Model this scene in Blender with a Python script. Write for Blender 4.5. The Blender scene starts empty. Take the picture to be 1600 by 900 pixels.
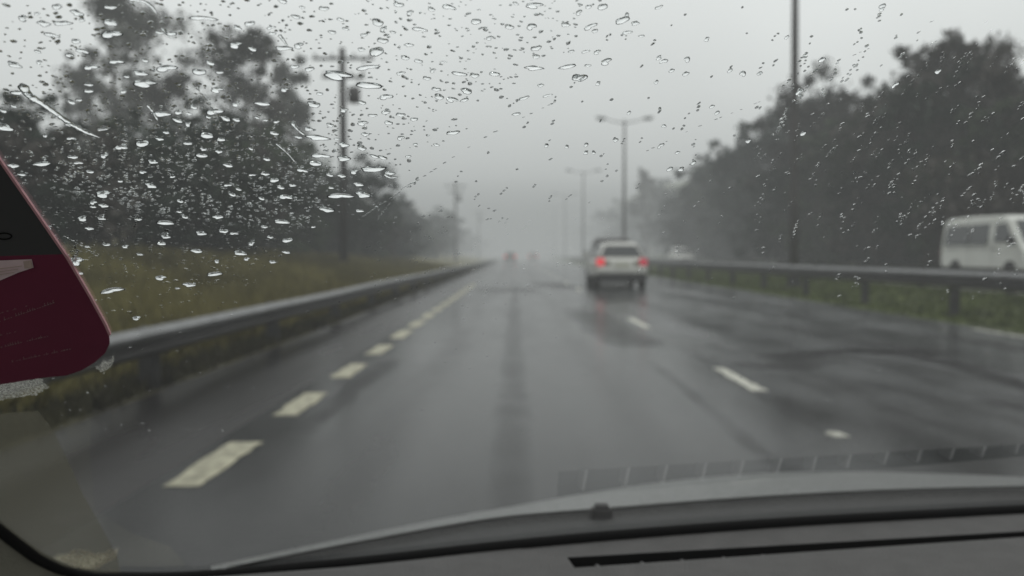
import bpy, bmesh, math, random
from mathutils import Vector, Matrix, noise
random.seed(7)
R = math.radians
scene = bpy.context.scene
C = scene.collection

# ------------------------------------------------------------------ camera
H = 1.15                                   # eye height over the road
FPX = 1331.0
VX, VY = 807.0, 398.0
cam_d = bpy.data.cameras.new('camera')
cam = bpy.data.objects.new('camera', cam_d)
C.objects.link(cam)
cam_d.sensor_width = 36
cam_d.lens = 36 * FPX / 1600
cam_d.clip_start = 0.02
cam_d.clip_end = 4000
pitch = math.atan((450 - VY) / FPX)
yaw = math.atan((VX - 800) / FPX)
cam.location = (0, 0, H)
cam.rotation_euler = (R(90) - pitch, 0, yaw)
scene.camera = cam
cam_d.dof.use_dof = True
cam_d.dof.focus_distance = 0.475
cam_d.dof.aperture_fstop = 7.2
ROT = cam.rotation_euler.to_matrix()
EYE = Vector((0, 0, H))

def ray(px, py):
    return (ROT @ Vector(((px - 800) / FPX, (450 - py) / FPX, -1))).normalized()
def at_y(px, py, Y):
    d = ray(px, py); return EYE + d * (Y / d.y)
def at_z(px, py, z=0.0):
    d = ray(px, py); return EYE + d * ((z - H) / d.z)

# ------------------------------------------------------------------ materials
def mat(name, color=(.5, .5, .5), rough=.6, metal=0.0, spec=.5, emit=None, es=0, noise_amt=0, nscale=5,
        bump=0, bscale=20, coat=0, vary=0):
    m = bpy.data.materials.new(name); m.use_nodes = True
    nt = m.node_tree; b = nt.nodes['Principled BSDF']
    b.inputs['Base Color'].default_value = (*color, 1)
    b.inputs['Roughness'].default_value = rough
    b.inputs['Metallic'].default_value = metal
    b.inputs['Specular IOR Level'].default_value = spec
    b.inputs['Coat Weight'].default_value = coat
    if emit:
        b.inputs['Emission Color'].default_value = (*emit, 1)
        b.inputs['Emission Strength'].default_value = es
    tc = nt.nodes.new('ShaderNodeTexCoord')
    if noise_amt:
        n = nt.nodes.new('ShaderNodeTexNoise'); n.inputs['Scale'].default_value = nscale
        n.inputs['Detail'].default_value = 6
        nt.links.new(tc.outputs['Object'], n.inputs['Vector'])
        r = nt.nodes.new('ShaderNodeValToRGB')
        r.color_ramp.elements[0].position = .3; r.color_ramp.elements[1].position = .7
        r.color_ramp.elements[0].color = (*[c * (1 - noise_amt) for c in color], 1)
        r.color_ramp.elements[1].color = (*[min(1, c * (1 + noise_amt)) for c in color], 1)
        nt.links.new(n.outputs['Fac'], r.inputs['Fac'])
        last = r.outputs['Color']
        if vary:
            oi = nt.nodes.new('ShaderNodeObjectInfo')
            hs = nt.nodes.new('ShaderNodeHueSaturation')
            mr = nt.nodes.new('ShaderNodeMapRange')
            mr.inputs['To Min'].default_value = 1 - vary; mr.inputs['To Max'].default_value = 1 + vary
            nt.links.new(oi.outputs['Random'], mr.inputs['Value'])
            nt.links.new(mr.outputs['Result'], hs.inputs['Value']); mr.inputs['From Min'].default_value = 0
            nt.links.new(last, hs.inputs['Color']); last = hs.outputs['Color']
        nt.links.new(last, b.inputs['Base Color'])
    if bump:
        n2 = nt.nodes.new('ShaderNodeTexNoise'); n2.inputs['Scale'].default_value = bscale
        n2.inputs['Detail'].default_value = 4
        nt.links.new(tc.outputs['Object'], n2.inputs['Vector'])
        bp = nt.nodes.new('ShaderNodeBump'); bp.inputs['Strength'].default_value = bump
        bp.inputs['Distance'].default_value = .02
        nt.links.new(n2.outputs['Fac'], bp.inputs['Height'])
        nt.links.new(bp.outputs['Normal'], b.inputs['Normal'])
    return m

M = {}
M['bark'] = mat('bark', (.07, .06, .05), .85, noise_amt=.4, nscale=3, bump=.6, bscale=8)
M['pale_bark'] = mat('pale_bark', (.13, .12, .11), .8, noise_amt=.4, nscale=2)
M['leaf_dark'] = mat('leaf_dark', (.013, .026, .014), .7, noise_amt=.5, nscale=.8, vary=.35, spec=.25)
M['leaf_grey'] = mat('leaf_grey', (.050, .044, .037), .7, noise_amt=.5, nscale=.8, vary=.3, spec=.25)
M['leaf_pale'] = mat('leaf_pale', (.070, .074, .060), .7, noise_amt=.5, nscale=.8, vary=.25, spec=.25)
M['leaf_green'] = mat('leaf_green', (.030, .048, .018), .7, noise_amt=.5, nscale=1.2, vary=.3, spec=.25)
M['verge_mud'] = mat('verge_mud', (.040, .037, .018), .8, noise_amt=.7, nscale=1.2, spec=.2)
M['grass'] = mat('grass', (.138, .122, .042), .8, noise_amt=.55, nscale=.5, spec=.2)
M['median_grass'] = mat('median_grass', (.085, .108, .030), .8, noise_amt=.5, nscale=1.5, spec=.2)
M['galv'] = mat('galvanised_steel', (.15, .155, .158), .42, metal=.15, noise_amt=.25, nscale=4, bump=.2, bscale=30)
def shaded_steel():  # shade on the beam's lower half painted into the colour, with patchy dirt
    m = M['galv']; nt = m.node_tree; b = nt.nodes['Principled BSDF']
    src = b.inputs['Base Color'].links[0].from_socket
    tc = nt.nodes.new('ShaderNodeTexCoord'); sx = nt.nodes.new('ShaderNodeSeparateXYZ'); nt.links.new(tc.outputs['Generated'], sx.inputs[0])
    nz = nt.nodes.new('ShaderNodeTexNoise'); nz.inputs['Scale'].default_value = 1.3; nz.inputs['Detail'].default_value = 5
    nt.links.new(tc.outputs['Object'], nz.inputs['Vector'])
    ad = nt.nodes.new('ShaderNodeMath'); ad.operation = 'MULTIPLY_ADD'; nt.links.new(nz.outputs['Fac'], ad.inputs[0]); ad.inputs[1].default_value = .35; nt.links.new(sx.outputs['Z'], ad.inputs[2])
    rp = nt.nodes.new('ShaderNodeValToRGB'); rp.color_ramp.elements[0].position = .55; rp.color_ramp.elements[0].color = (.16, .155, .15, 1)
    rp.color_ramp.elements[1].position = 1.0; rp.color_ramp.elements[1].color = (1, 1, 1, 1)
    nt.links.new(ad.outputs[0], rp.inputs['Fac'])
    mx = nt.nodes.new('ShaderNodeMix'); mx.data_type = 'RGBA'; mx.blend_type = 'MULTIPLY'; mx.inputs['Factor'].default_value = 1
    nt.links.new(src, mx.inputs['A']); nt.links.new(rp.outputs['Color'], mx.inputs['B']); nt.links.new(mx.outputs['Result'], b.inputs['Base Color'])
shaded_steel()
M['post'] = mat('post_steel', (.035, .035, .035), .6, metal=.3, noise_amt=.3, nscale=6)
M['pole_grey'] = mat('pole_grey', (.07, .065, .063), .55, metal=.3, noise_amt=.2, nscale=3)
M['lamp_head'] = mat('lamp_head', (.06, .06, .06), .5)
M['lamp_glass'] = mat('lamp_glass', (.2, .2, .2), .2)
M['wood'] = mat('wood_pole', (.022, .019, .017), .85, noise_amt=.4, nscale=4, bump=.5, bscale=15)
M['ceramic'] = mat('ceramic', (.2, .19, .18), .3)
M['white_paint'] = mat('white_paint', (.62, .62, .58), .35, coat=.3, noise_amt=.06, nscale=2)
M['van_paint'] = mat('van_paint', (.72, .73, .68), .35, coat=.3, noise_amt=.08, nscale=1.5)
M['dark_paint'] = mat('dark_paint', (.025, .022, .022), .3, coat=.3)
M['red_paint'] = mat('red_paint', (.14, .03, .03), .35, coat=.3)
M['car_glass'] = mat('car_glass', (.03, .035, .037), .12, spec=.8)
M['black_plastic'] = mat('black_plastic', (.02, .02, .02), .5)
M['rubber'] = mat('rubber', (.014, .014, .014), .75)
M['rim'] = mat('rim_metal', (.35, .35, .35), .35, metal=.8)
M['tail'] = mat('tail_lamp', (.5, .02, .03), .3, emit=(1, .07, .09), es=.62)
M['tail_dim'] = mat('tail_lamp_dim', (.4, .03, .05), .3, emit=(1, .10, .16), es=.30)
M['tail_far'] = mat('tail_lamp_far', (.5, .02, .03), .3, emit=(1, .10, .10), es=1.6)
M['amber'] = mat('amber_lens', (.12, .11, .04), .3)
M['head'] = mat('head_lamp', (.5, .5, .5), .15, spec=.8)
M['plate'] = mat('number_plate', (.55, .55, .45), .5)

# --- own car
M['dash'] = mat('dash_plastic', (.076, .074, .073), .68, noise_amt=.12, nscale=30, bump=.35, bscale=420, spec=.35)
def shaded_dash():  # shade over the left end of the dash, painted into its base colour
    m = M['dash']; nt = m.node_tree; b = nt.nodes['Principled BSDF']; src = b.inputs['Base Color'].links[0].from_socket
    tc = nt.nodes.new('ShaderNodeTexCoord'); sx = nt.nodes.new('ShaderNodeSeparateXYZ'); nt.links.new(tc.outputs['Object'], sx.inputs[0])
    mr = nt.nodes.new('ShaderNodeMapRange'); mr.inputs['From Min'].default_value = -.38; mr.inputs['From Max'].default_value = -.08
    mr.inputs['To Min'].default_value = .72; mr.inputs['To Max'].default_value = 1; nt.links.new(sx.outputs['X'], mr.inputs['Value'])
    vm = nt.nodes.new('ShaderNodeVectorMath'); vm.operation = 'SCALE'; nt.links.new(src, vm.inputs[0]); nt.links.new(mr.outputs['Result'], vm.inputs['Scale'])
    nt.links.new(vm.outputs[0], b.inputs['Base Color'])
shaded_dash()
M['trim'] = mat('pillar_trim', (.095, .092, .072), .8, noise_amt=.1, nscale=12, bump=.3, bscale=300, spec=.3)
M['seal'] = mat('black_seal', (.004, .004, .004), .85, spec=.15)
M['vent'] = mat('vent_dark', (.006, .006, .006), .8, spec=.2)
M['vane'] = mat('vent_vane', (.20, .20, .20), .6)
M['bonnet'] = mat('bonnet_paint', (.28, .29, .285), .38, metal=.25, coat=.35, noise_amt=.38, nscale=140, bump=.6, bscale=160)
M['cowl'] = mat('cowl_plastic', (.016, .017, .017), .6, noise_amt=.2, nscale=25, bump=.3, bscale=120)
M['card_grey'] = mat('card_grey', (.060, .060, .061), .65)
M['card_maroon'] = mat('card_maroon', (.17, .017, .052), .65, noise_amt=.1, nscale=15)
M['card_edge'] = mat('card_edge', (.62, .33, .36), .6)
M['card_pink'] = mat('card_pink', (.80, .62, .64), .6, noise_amt=.1, nscale=90)
M['card_cream'] = mat('card_cream', (.6, .46, .40), .6)
M['card_print'] = mat('card_print', (.30, .19, .20), .6)
M['residue'] = None

def glass_sheet():
    m = bpy.data.materials.new('windscreen_glass'); m.use_nodes = True
    nt = m.node_tree; nt.nodes.clear()
    out = nt.nodes.new('ShaderNodeOutputMaterial')
    mix = nt.nodes.new('ShaderNodeMixShader')
    tr = nt.nodes.new('ShaderNodeBsdfTransparent'); tr.inputs[0].default_value = (.93, .95, .94, 1)
    gl = nt.nodes.new('ShaderNodeBsdfGlossy'); gl.inputs['Roughness'].default_value = .0
    gl.inputs['Color'].default_value = (1, 1, 1, 1)
    fr = nt.nodes.new('ShaderNodeFresnel'); fr.inputs['IOR'].default_value = 1.52
    mu = nt.nodes.new('ShaderNodeMath'); mu.operation = 'MULTIPLY'; mu.inputs[1].default_value = 1.95
    mu.use_clamp = True
    nt.links.new(fr.outputs[0], mu.inputs[0]); nt.links.new(mu.outputs[0], mix.inputs[0])
    nt.links.new(tr.outputs[0], mix.inputs[1]); nt.links.new(gl.outputs[0], mix.inputs[2])
    nt.links.new(mix.outputs[0], out.inputs['Surface'])
    return m
M['glass'] = glass_sheet()

def water_mat():
    m = bpy.data.materials.new('rain_water'); m.use_nodes = True
    nt = m.node_tree; nt.nodes.clear()
    out = nt.nodes.new('ShaderNodeOutputMaterial')
    g = nt.nodes.new('ShaderNodeBsdfGlass'); g.inputs['IOR'].default_value = 1.333
    g.inputs['Roughness'].default_value = 0.0
    g.inputs['Color'].default_value = (.97, .98, .98, 1)
    nt.links.new(g.outputs[0], out.inputs['Surface'])
    return m
M['water'] = water_mat()

def film_mat(name, col, amount, scale, lo, hi, detail=5):
    """sticker residue and painted trim reflection on glass: a diffuse film that lets part of the view through, broken up by noise"""
    m = bpy.data.materials.new(name); m.use_nodes = True
    nt = m.node_tree; nt.nodes.clear()
    out = nt.nodes.new('ShaderNodeOutputMaterial')
    mix = nt.nodes.new('ShaderNodeMixShader')
    tr = nt.nodes.new('ShaderNodeBsdfTransparent')
    df = nt.nodes.new('ShaderNodeBsdfDiffuse'); df.inputs[0].default_value = (*col, 1)
    tl = nt.nodes.new('ShaderNodeBsdfTranslucent'); tl.inputs[0].default_value = (*col, 1)
    ad = nt.nodes.new('ShaderNodeMixShader'); ad.inputs[0].default_value = .5
    tc = nt.nodes.new('ShaderNodeTexCoord')
    n = nt.nodes.new('ShaderNodeTexNoise'); n.inputs['Scale'].default_value = scale; n.inputs['Detail'].default_value = detail
    mr = nt.nodes.new('ShaderNodeMapRange')
    mr.inputs['From Min'].default_value = lo; mr.inputs['From Max'].default_value = hi
    mr.inputs['To Min'].default_value = 0; mr.inputs['To Max'].default_value = amount
    nt.links.new(tc.outputs['Object'], n.inputs['Vector']); nt.links.new(n.outputs['Fac'], mr.inputs['Value'])
    nt.links.new(mr.outputs['Result'], mix.inputs[0])
    nt.links.new(df.outputs[0], ad.inputs[1]); nt.links.new(tl.outputs[0], ad.inputs[2])
    nt.links.new(tr.outputs[0], mix.inputs[1]); nt.links.new(ad.outputs[0], mix.inputs[2])
    nt.links.new(mix.outputs[0], out.inputs['Surface'])
    return m

def road_mat(name, base, rlo, rhi, tracks=True, spec=.5):
    m = bpy.data.materials.new(name); m.use_nodes = True
    nt = m.node_tree; b = nt.nodes['Principled BSDF']; L = nt.links.new
    tc = nt.nodes.new('ShaderNodeTexCoord')
    def noise_(scale, vec=None, detail=5):
        n = nt.nodes.new('ShaderNodeTexNoise'); n.inputs['Scale'].default_value = scale; n.inputs['Detail'].default_value = detail
        L(vec or tc.outputs['Object'], n.inputs['Vector']); return n.outputs['Fac']
    mp = nt.nodes.new('ShaderNodeMapping'); mp.inputs['Scale'].default_value = (1.0, .12, 1)
    L(tc.outputs['Object'], mp.inputs['Vector'])
    big = noise_(.9, mp.outputs['Vector'], 4); fine = noise_(60, None, 3)
    r = nt.nodes.new('ShaderNodeValToRGB')
    r.color_ramp.elements[0].position = .3; r.color_ramp.elements[1].position = .72
    r.color_ramp.elements[0].color = (*[c * .6 for c in base], 1)
    r.color_ramp.elements[1].color = (*[c * 1.5 for c in base], 1)
    L(big, r.inputs['Fac'])
    col = r.outputs['Color']
    mr = nt.nodes.new('ShaderNodeMapRange')
    mr.inputs['From Min'].default_value = .3; mr.inputs['From Max'].default_value = .7
    mr.inputs['To Min'].default_value = rlo; mr.inputs['To Max'].default_value = rhi
    L(big, mr.inputs['Value']); rough = mr.outputs['Result']
    if tracks:                                            # rougher, darker lane seam and oil strip
        sx = nt.nodes.new('ShaderNodeSeparateXYZ'); L(tc.outputs['Object'], sx.inputs[0])
        wob = noise_(.35, None, 2)
        ma = nt.nodes.new('ShaderNodeMath'); ma.operation = 'MULTIPLY_ADD'
        L(wob, ma.inputs[0]); ma.inputs[1].default_value = .10; L(sx.outputs['X'], ma.inputs[2])
        ramp = nt.nodes.new('ShaderNodeValToRGB'); ramp.color_ramp.interpolation = 'EASE'
        mrx = nt.nodes.new('ShaderNodeMapRange'); mrx.inputs['From Min'].default_value = -3; mrx.inputs['From Max'].default_value = 8
        L(ma.outputs[0], mrx.inputs['Value']); L(mrx.outputs['Result'], ramp.inputs['Fac'])
        els = ramp.color_ramp.elements
        els[0].position = 0; els[0].color = (0, 0, 0, 1); els[1].position = 1; els[1].color = (0, 0, 0, 1)
        for X, wd, s in ((-.75, .28, .3), (.85, .28, .3), (2.75, .2, .3), (4.3, .3, .35)):
            for dx, v in ((-wd, 0), (0, s), (wd, 0)):
                e = els.new((X + dx + 3) / 11); e.color = (v, v, v, 1)
        mixc = nt.nodes.new('ShaderNodeMix'); mixc.data_type = 'RGBA'
        L(ramp.outputs['Color'], mixc.inputs['Factor']); L(col, mixc.inputs['A'])
        mixc.inputs['B'].default_value = (*[c * .35 for c in base], 1); col = mixc.outputs['Result']
        ad = nt.nodes.new('ShaderNodeMath'); ad.operation = 'MULTIPLY_ADD'
        L(ramp.outputs['Color'], ad.inputs[0]); ad.inputs[1].default_value = .16; L(rough, ad.inputs[2]); rough = ad.outputs[0]
    if tracks:                                            # lane brightness painted into the colour, paler towards the outer lane; mottled by wear
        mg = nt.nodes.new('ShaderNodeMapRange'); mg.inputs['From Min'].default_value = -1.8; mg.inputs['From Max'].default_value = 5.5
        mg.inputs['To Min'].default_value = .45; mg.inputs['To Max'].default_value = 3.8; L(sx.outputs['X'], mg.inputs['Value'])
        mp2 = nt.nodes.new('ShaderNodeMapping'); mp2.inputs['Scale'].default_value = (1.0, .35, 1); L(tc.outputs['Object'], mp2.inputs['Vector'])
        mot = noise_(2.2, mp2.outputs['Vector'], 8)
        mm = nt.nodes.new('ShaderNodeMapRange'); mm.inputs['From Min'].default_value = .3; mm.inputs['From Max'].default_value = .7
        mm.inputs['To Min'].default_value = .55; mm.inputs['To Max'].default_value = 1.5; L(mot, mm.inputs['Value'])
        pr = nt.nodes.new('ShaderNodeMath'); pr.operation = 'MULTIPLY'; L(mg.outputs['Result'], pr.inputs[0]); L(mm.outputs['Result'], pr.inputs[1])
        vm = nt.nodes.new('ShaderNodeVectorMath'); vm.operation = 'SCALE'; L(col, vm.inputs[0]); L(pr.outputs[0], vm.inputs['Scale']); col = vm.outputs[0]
        r2 = nt.nodes.new('ShaderNodeMath'); r2.operation = 'MULTIPLY_ADD'; L(mot, r2.inputs[0]); r2.inputs[1].default_value = .22; L(rough, r2.inputs[2])
        r3 = nt.nodes.new('ShaderNodeMath'); r3.operation = 'SUBTRACT'; L(r2.outputs[0], r3.inputs[0]); r3.inputs[1].default_value = .09; rough = r3.outputs[0]
    L(col, b.inputs['Base Color']); L(rough, b.inputs['Roughness'])
    b.inputs['IOR'].default_value = 1.27; b.inputs['Specular IOR Level'].default_value = spec
    bp = nt.nodes.new('ShaderNodeBump'); bp.inputs['Strength'].default_value = .16; bp.inputs['Distance'].default_value = .004
    L(fine, bp.inputs['Height']); L(bp.outputs['Normal'], b.inputs['Normal'])
    return m
M['road'] = road_mat('wet_asphalt', (.024, .025, .0255), .06, .24)
M['shoulder'] = road_mat('wet_shoulder', (.016, .015, .015), .2, .32, tracks=False)
M['tar'] = road_mat('tar_patch', (.012, .012, .013), .5, .6, tracks=False, spec=.2)
M['tar_thin'] = road_mat('tar_patch_thin', (.014, .014, .015), .34, .42, tracks=False, spec=.3)
M['tar_faint'] = road_mat('tar_patch_faint', (.016, .016, .017), .3, .4, tracks=False, spec=.35)
M['marking'] = mat('road_paint', (.50, .50, .43), .45, noise_amt=.55, nscale=11, spec=.3)
M['marking_edge'] = mat('road_paint_cream', (.36, .345, .25), .5, noise_amt=.5, nscale=13, spec=.3)

# ------------------------------------------------------------------ object helpers
def link(name, bm_or_me, m, parent=None, smooth=False):
    if isinstance(bm_or_me, bmesh.types.BMesh):
        me = bpy.data.meshes.new(name)
        bmesh.ops.recalc_face_normals(bm_or_me, faces=bm_or_me.faces)
        bm_or_me.to_mesh(me); bm_or_me.free()
    else:
        me = bm_or_me
    for mm in (m if isinstance(m, (list, tuple)) else [m]):
        me.materials.append(mm)
    if smooth:
        for p in me.polygons: p.use_smooth = True
    o = bpy.data.objects.new(name, me); C.objects.link(o)
    if parent: o.parent = parent
    return o
def tag(o, label, cat, group=None):
    o['label'] = label; o['category'] = cat
    if group: o['group'] = group
    return o
def thing(name, label, cat, loc=(0, 0, 0), rz=0, group=None):
    o = bpy.data.objects.new(name, None); C.objects.link(o)
    o.empty_display_size = .2
    o.location = loc; o.rotation_euler = (0, 0, rz)
    return tag(o, label, cat, group)
def struct(name, bm, m, kind='structure', smooth=False):
    o = link(name, bm, m, smooth=smooth); o['kind'] = kind; return o
def copy_tree(o, parent=None):
    c = o.copy(); C.objects.link(c); c.parent = parent
    for ch in [x for x in bpy.data.objects if x.parent == o]:
        copy_tree(ch, c)
    return c
def mesh_from(name, verts, faces):
    me = bpy.data.meshes.new(name); me.from_pydata([tuple(v) for v in verts], [], faces); me.update(); return me

def box(bm, x0, x1, y0, y1, z0, z1, bev=0):
    vs = [bm.verts.new((x, y, z)) for z in (z0, z1) for y in (y0, y1) for x in (x0, x1)]
    fs = [(0, 2, 3, 1), (4, 5, 7, 6), (0, 1, 5, 4), (2, 6, 7, 3), (0, 4, 6, 2), (1, 3, 7, 5)]
    faces = [bm.faces.new([vs[i] for i in f]) for f in fs]
    if bev:
        es = list({e for f in faces for e in f.edges})
        bmesh.ops.bevel(bm, geom=es, offset=bev, segments=2, affect='EDGES')
    return bm
def tube(bm, pts, radii, seg=10, cap=True):
    pts = [Vector(p) for p in pts]
    if not isinstance(radii, (list, tuple)): radii = [radii] * len(pts)
    rings = []
    for i, p in enumerate(pts):
        d = (pts[min(i + 1, len(pts) - 1)] - pts[max(i - 1, 0)]).normalized()
        a = Vector((0, 0, 1)) if abs(d.z) < .9 else Vector((1, 0, 0))
        u = d.cross(a).normalized(); v = d.cross(u)
        rings.append([bm.verts.new(p + (u * math.cos(t) + v * math.sin(t)) * radii[i])
                      for t in [2 * math.pi * k / seg for k in range(seg)]])
    for a, b in zip(rings, rings[1:]):
        for k in range(seg):
            bm.faces.new((a[k], a[(k + 1) % seg], b[(k + 1) % seg], b[k]))
    if cap:
        bm.faces.new(rings[0]); bm.faces.new(rings[-1][::-1])
    return bm
def loft(bm, rings, cap=True):
    rv = [[bm.verts.new(p) for p in r] for r in rings]
    n = len(rings[0])
    for a, b in zip(rv, rv[1:]):
        for k in range(n):
            bm.faces.new((a[k], a[(k + 1) % n], b[(k + 1) % n], b[k]))
    if cap:
        bm.faces.new(rv[0]); bm.faces.new(rv[-1][::-1])
    return bm
def quad(bm, pts):
    bm.faces.new([bm.verts.new(p) for p in pts]); return bm

# ------------------------------------------------------------------ terrain and road
def ss(a, b, x):
    t = max(0, min(1, (x - a) / (b - a))); return t * t * (3 - 2 * t)
RAISE = .25
def ground_h(x, y):
    n = noise.noise(Vector((x * .05, y * .05, 0)))
    n2 = noise.noise(Vector((x * .3, y * .3, 3)))
    far = ss(180, 520, y)
    if x < -3.0:
        d = -3.0 - x
        h = .95 * ss(0, 8, d) + max(0, d - 7) * .09 + n * min(2.5, d * .08) + n2 * .10 * ss(.3, 2, d)
        return h + far * 26 * ss(2, 60, d) - .02
    if x > 7.35:
        d = x - 7.35
        h = RAISE * ss(0, 3, d) + n2 * .03 * ss(.2, 1, d) * (1 - ss(2.5, 3.8, d))
        d2 = x - 19.8
        if d2 > 0:
            h += 2.2 * ss(0, 7, d2) + max(0, d2 - 6) * .16 + n * min(3, d2 * .1)
            h += far * 30 * ss(2, 60, d2)
        return h - .02
    return -.02 - .03 * ss(-3.0, -2.6, x) * (1 - ss(7.0, 7.35, x))
xs = [-900, -600, -400, -260, -180, -130, -100, -80, -65, -54, -46, -40, -35, -31, -28, -25, -22.5, -20, -18, -16, -14.5, -13, -11.5,
      -10.5, -9.5, -8.5, -7.5, -6.5, -5.8, -5.2, -4.6, -4.1, -3.7, -3.3, -3.0, -2.6, 0, 3, 7.0, 7.35, 7.7, 8.1, 8.5, 9, 9.6, 10.2, 10.8, 11.4, 15, 19.8,
      20.6, 21.5, 22.5, 23.5, 25, 26.5, 28, 30, 33, 36, 40, 45, 50, 57, 65, 75, 90, 110, 140, 180, 260, 400, 600, 900]
ys = [-60, -30, -15, -5] + [i * 1.5 for i in range(0, 60)] + [90 + i * 5 for i in range(0, 40)] + [300, 330, 360, 400, 450, 520, 600, 750, 950, 1300, 2000]
verts = [(x, y, ground_h(x, y)) for y in ys for x in xs]
nx = len(xs)
faces = [(j * nx + i, j * nx + i + 1, (j + 1) * nx + i + 1, (j + 1) * nx + i) for j in range(len(ys) - 1) for i in range(nx - 1)]
g = struct('ground', mesh_from('ground', verts, faces), M['grass'], smooth=True)
me = g.data; me.materials.append(M['median_grass']); me.materials.append(M['verge_mud'])
for p in me.polygons:
    if p.center.x > 7: p.material_index = 1
    elif -3.65 < p.center.x < -2: p.material_index = 2

def strip(x0, x1, y0, y1, z, step=12, nxs=2):
    vs, fs = [], []
    n = max(1, int((y1 - y0) / step))
    for j in range(n + 1):
        for i in range(nxs): vs.append((x0 + (x1 - x0) * i / (nxs - 1), y0 + (y1 - y0) * j / n, z))
    for j in range(n):
        for i in range(nxs - 1):
            a = j * nxs + i; fs.append((a, a + 1, a + nxs + 1, a + nxs))
    return mesh_from('sheet', vs, fs)
XE = -1.655      # the dashed edge line
XL = 2.055       # the dashed lane line
struct('road', strip(-1.85, 7.35, -40, 900, 0), M['road'])
struct('road_shoulder', strip(-3.02, -1.85, -40, 900, -.004), M['shoulder'])
struct('opposite_carriageway', strip(11.3, 19.7, -60, 900, RAISE), M['road'])

def dash(name, x, w, y0, y1, m, z=.004, ragged=.015):
    vs, fs = [], []
    n = max(4, int((y1 - y0) / .12))
    for j in range(n + 1):
        y = y0 + (y1 - y0) * j / n
        jl = random.uniform(-ragged, ragged); jr = random.uniform(-ragged, ragged)
        vs += [(x - w / 2 + jl, y, z), (x + w / 2 + jr, y, z)]
        if j: a = 2 * j - 2; fs.append((a, a + 1, a + 3, a + 2))
    return struct(name, mesh_from(name, vs, fs), m)
def ypix(py): return H * FPX / (py - VY)
y = 4.17
k = 0
while y < 34:
    dash('road_marking', XE, .19, y, y + (1.0 if k < 4 else 1.25), M['marking_edge']); y += 1.87; k += 1
dash('road_marking', XE, .19, 2.3, 3.2, M['marking_edge'])
for y0, y1 in ((7.15, 8.6), (13.3, 15.4), (27, 29), (34, 36), (41, 43), (48, 50), (55, 57), (62, 64)):
    dash('road_marking', XL, .12, y0, y1, M['marking'])
dash('road_marking', XL, .10, 5.33, 5.5, M['marking'], ragged=.03)
dash('road_marking', 7.08, .10, -5, 13.2, M['marking'], ragged=.03)
for yy in range(0, 120, 9):
    dash('road_marking', 15.4, .12, yy, yy + 3, M['marking'], z=RAISE + .004)
dash('road_marking', 11.7, .12, -20, 300, M['marking'], z=RAISE + .004)

def patch(pts, w0, w1, z=.003, m='tar'):
    """a dark smear with edges that thin out, along ground points"""
    vs, fs, fa = [], [], []
    P = []
    for a, b in zip(pts, pts[1:]):
        for k in range(8): P.append(Vector(a).lerp(Vector(b), k / 8))
    P.append(Vector(pts[-1]))
    K = 7
    for i, p in enumerate(P):
        d = (P[min(i + 1, len(P) - 1)] - P[max(i - 1, 0)]).normalized(); n = Vector((-d.y, d.x, 0))
        t = i / (len(P) - 1); w = (w0 + (w1 - w0) * t) * random.uniform(.85, 1.2)
        for k in range(K):
            u = -1 + 2 * k / (K - 1)
            vs.append(tuple(p + n * w * u + Vector((0, 0, z)))); fa.append((1 - u * u) * min(1, 6 * t, 6 * (1 - t)))
        if i:
            for k in range(K - 1): q = (i - 1) * K + k; fs.append((q, q + 1, q + K + 1, q + K))
    me = mesh_from('road_patch', vs, fs); at = me.attributes.new('fade', 'FLOAT', 'POINT'); at.data.foreach_set('value', fa)
    return struct('road_patch', me, M[m])
def soften(m, amt):
    nt = m.node_tree; L = nt.links.new; out = [n for n in nt.nodes if n.type == 'OUTPUT_MATERIAL'][0]; b = nt.nodes['Principled BSDF']
    at = nt.nodes.new('ShaderNodeAttribute'); at.attribute_name = 'fade'
    nz = nt.nodes.new('ShaderNodeTexNoise'); nz.inputs['Scale'].default_value = 2.5; nz.inputs['Detail'].default_value = 5
    tc = nt.nodes.new('ShaderNodeTexCoord'); L(tc.outputs['Object'], nz.inputs['Vector'])
    mr = nt.nodes.new('ShaderNodeMapRange'); mr.inputs['From Min'].default_value = .35; mr.inputs['From Max'].default_value = .6; mr.inputs['To Min'].default_value = .35; mr.inputs['To Max'].default_value = 1.0
    L(nz.outputs['Fac'], mr.inputs['Value'])
    mu = nt.nodes.new('ShaderNodeMath'); mu.operation = 'MULTIPLY'; L(at.outputs['Fac'], mu.inputs[0]); L(mr.outputs['Result'], mu.inputs[1])
    m2 = nt.nodes.new('ShaderNodeMath'); m2.operation = 'MULTIPLY'; m2.inputs[1].default_value = amt; L(mu.outputs[0], m2.inputs[0])
    tr = nt.nodes.new('ShaderNodeBsdfTransparent'); mx = nt.nodes.new('ShaderNodeMixShader')
    L(m2.outputs[0], mx.inputs[0]); L(tr.outputs[0], mx.inputs[1]); L(b.outputs[0], mx.inputs[2]); L(mx.outputs[0], out.inputs['Surface'])
soften(M['tar'], .9); soften(M['tar_thin'], .55); soften(M['tar_faint'], .26)
gp = lambda x, y: tuple(at_z(x, y, 0))
patch([gp(1295, 549), gp(1360, 549), gp(1430, 556), gp(1510, 574), gp(1600, 603), gp(1700, 640)], .26, .15)
patch([gp(1340, 536), gp(1400, 541), gp(1490, 556)], .22, .14)
patch([gp(740, 453), gp(845, 453)], 1.8, 1.8, m='tar_thin')
patch([gp(1130, 566), gp(1215, 574), gp(1290, 560)], .30, .35, m='tar_thin')
patch([gp(1180, 560), gp(1330, 548), gp(1480, 552)], .28, .30, m='tar')
patch([gp(1420, 520), gp(1530, 533), gp(1640, 560)], .30, .30, m='tar_thin')
patch([gp(1520, 622), gp(1610, 640), gp(1700, 650)], .18, .2, m='tar_thin')
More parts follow.
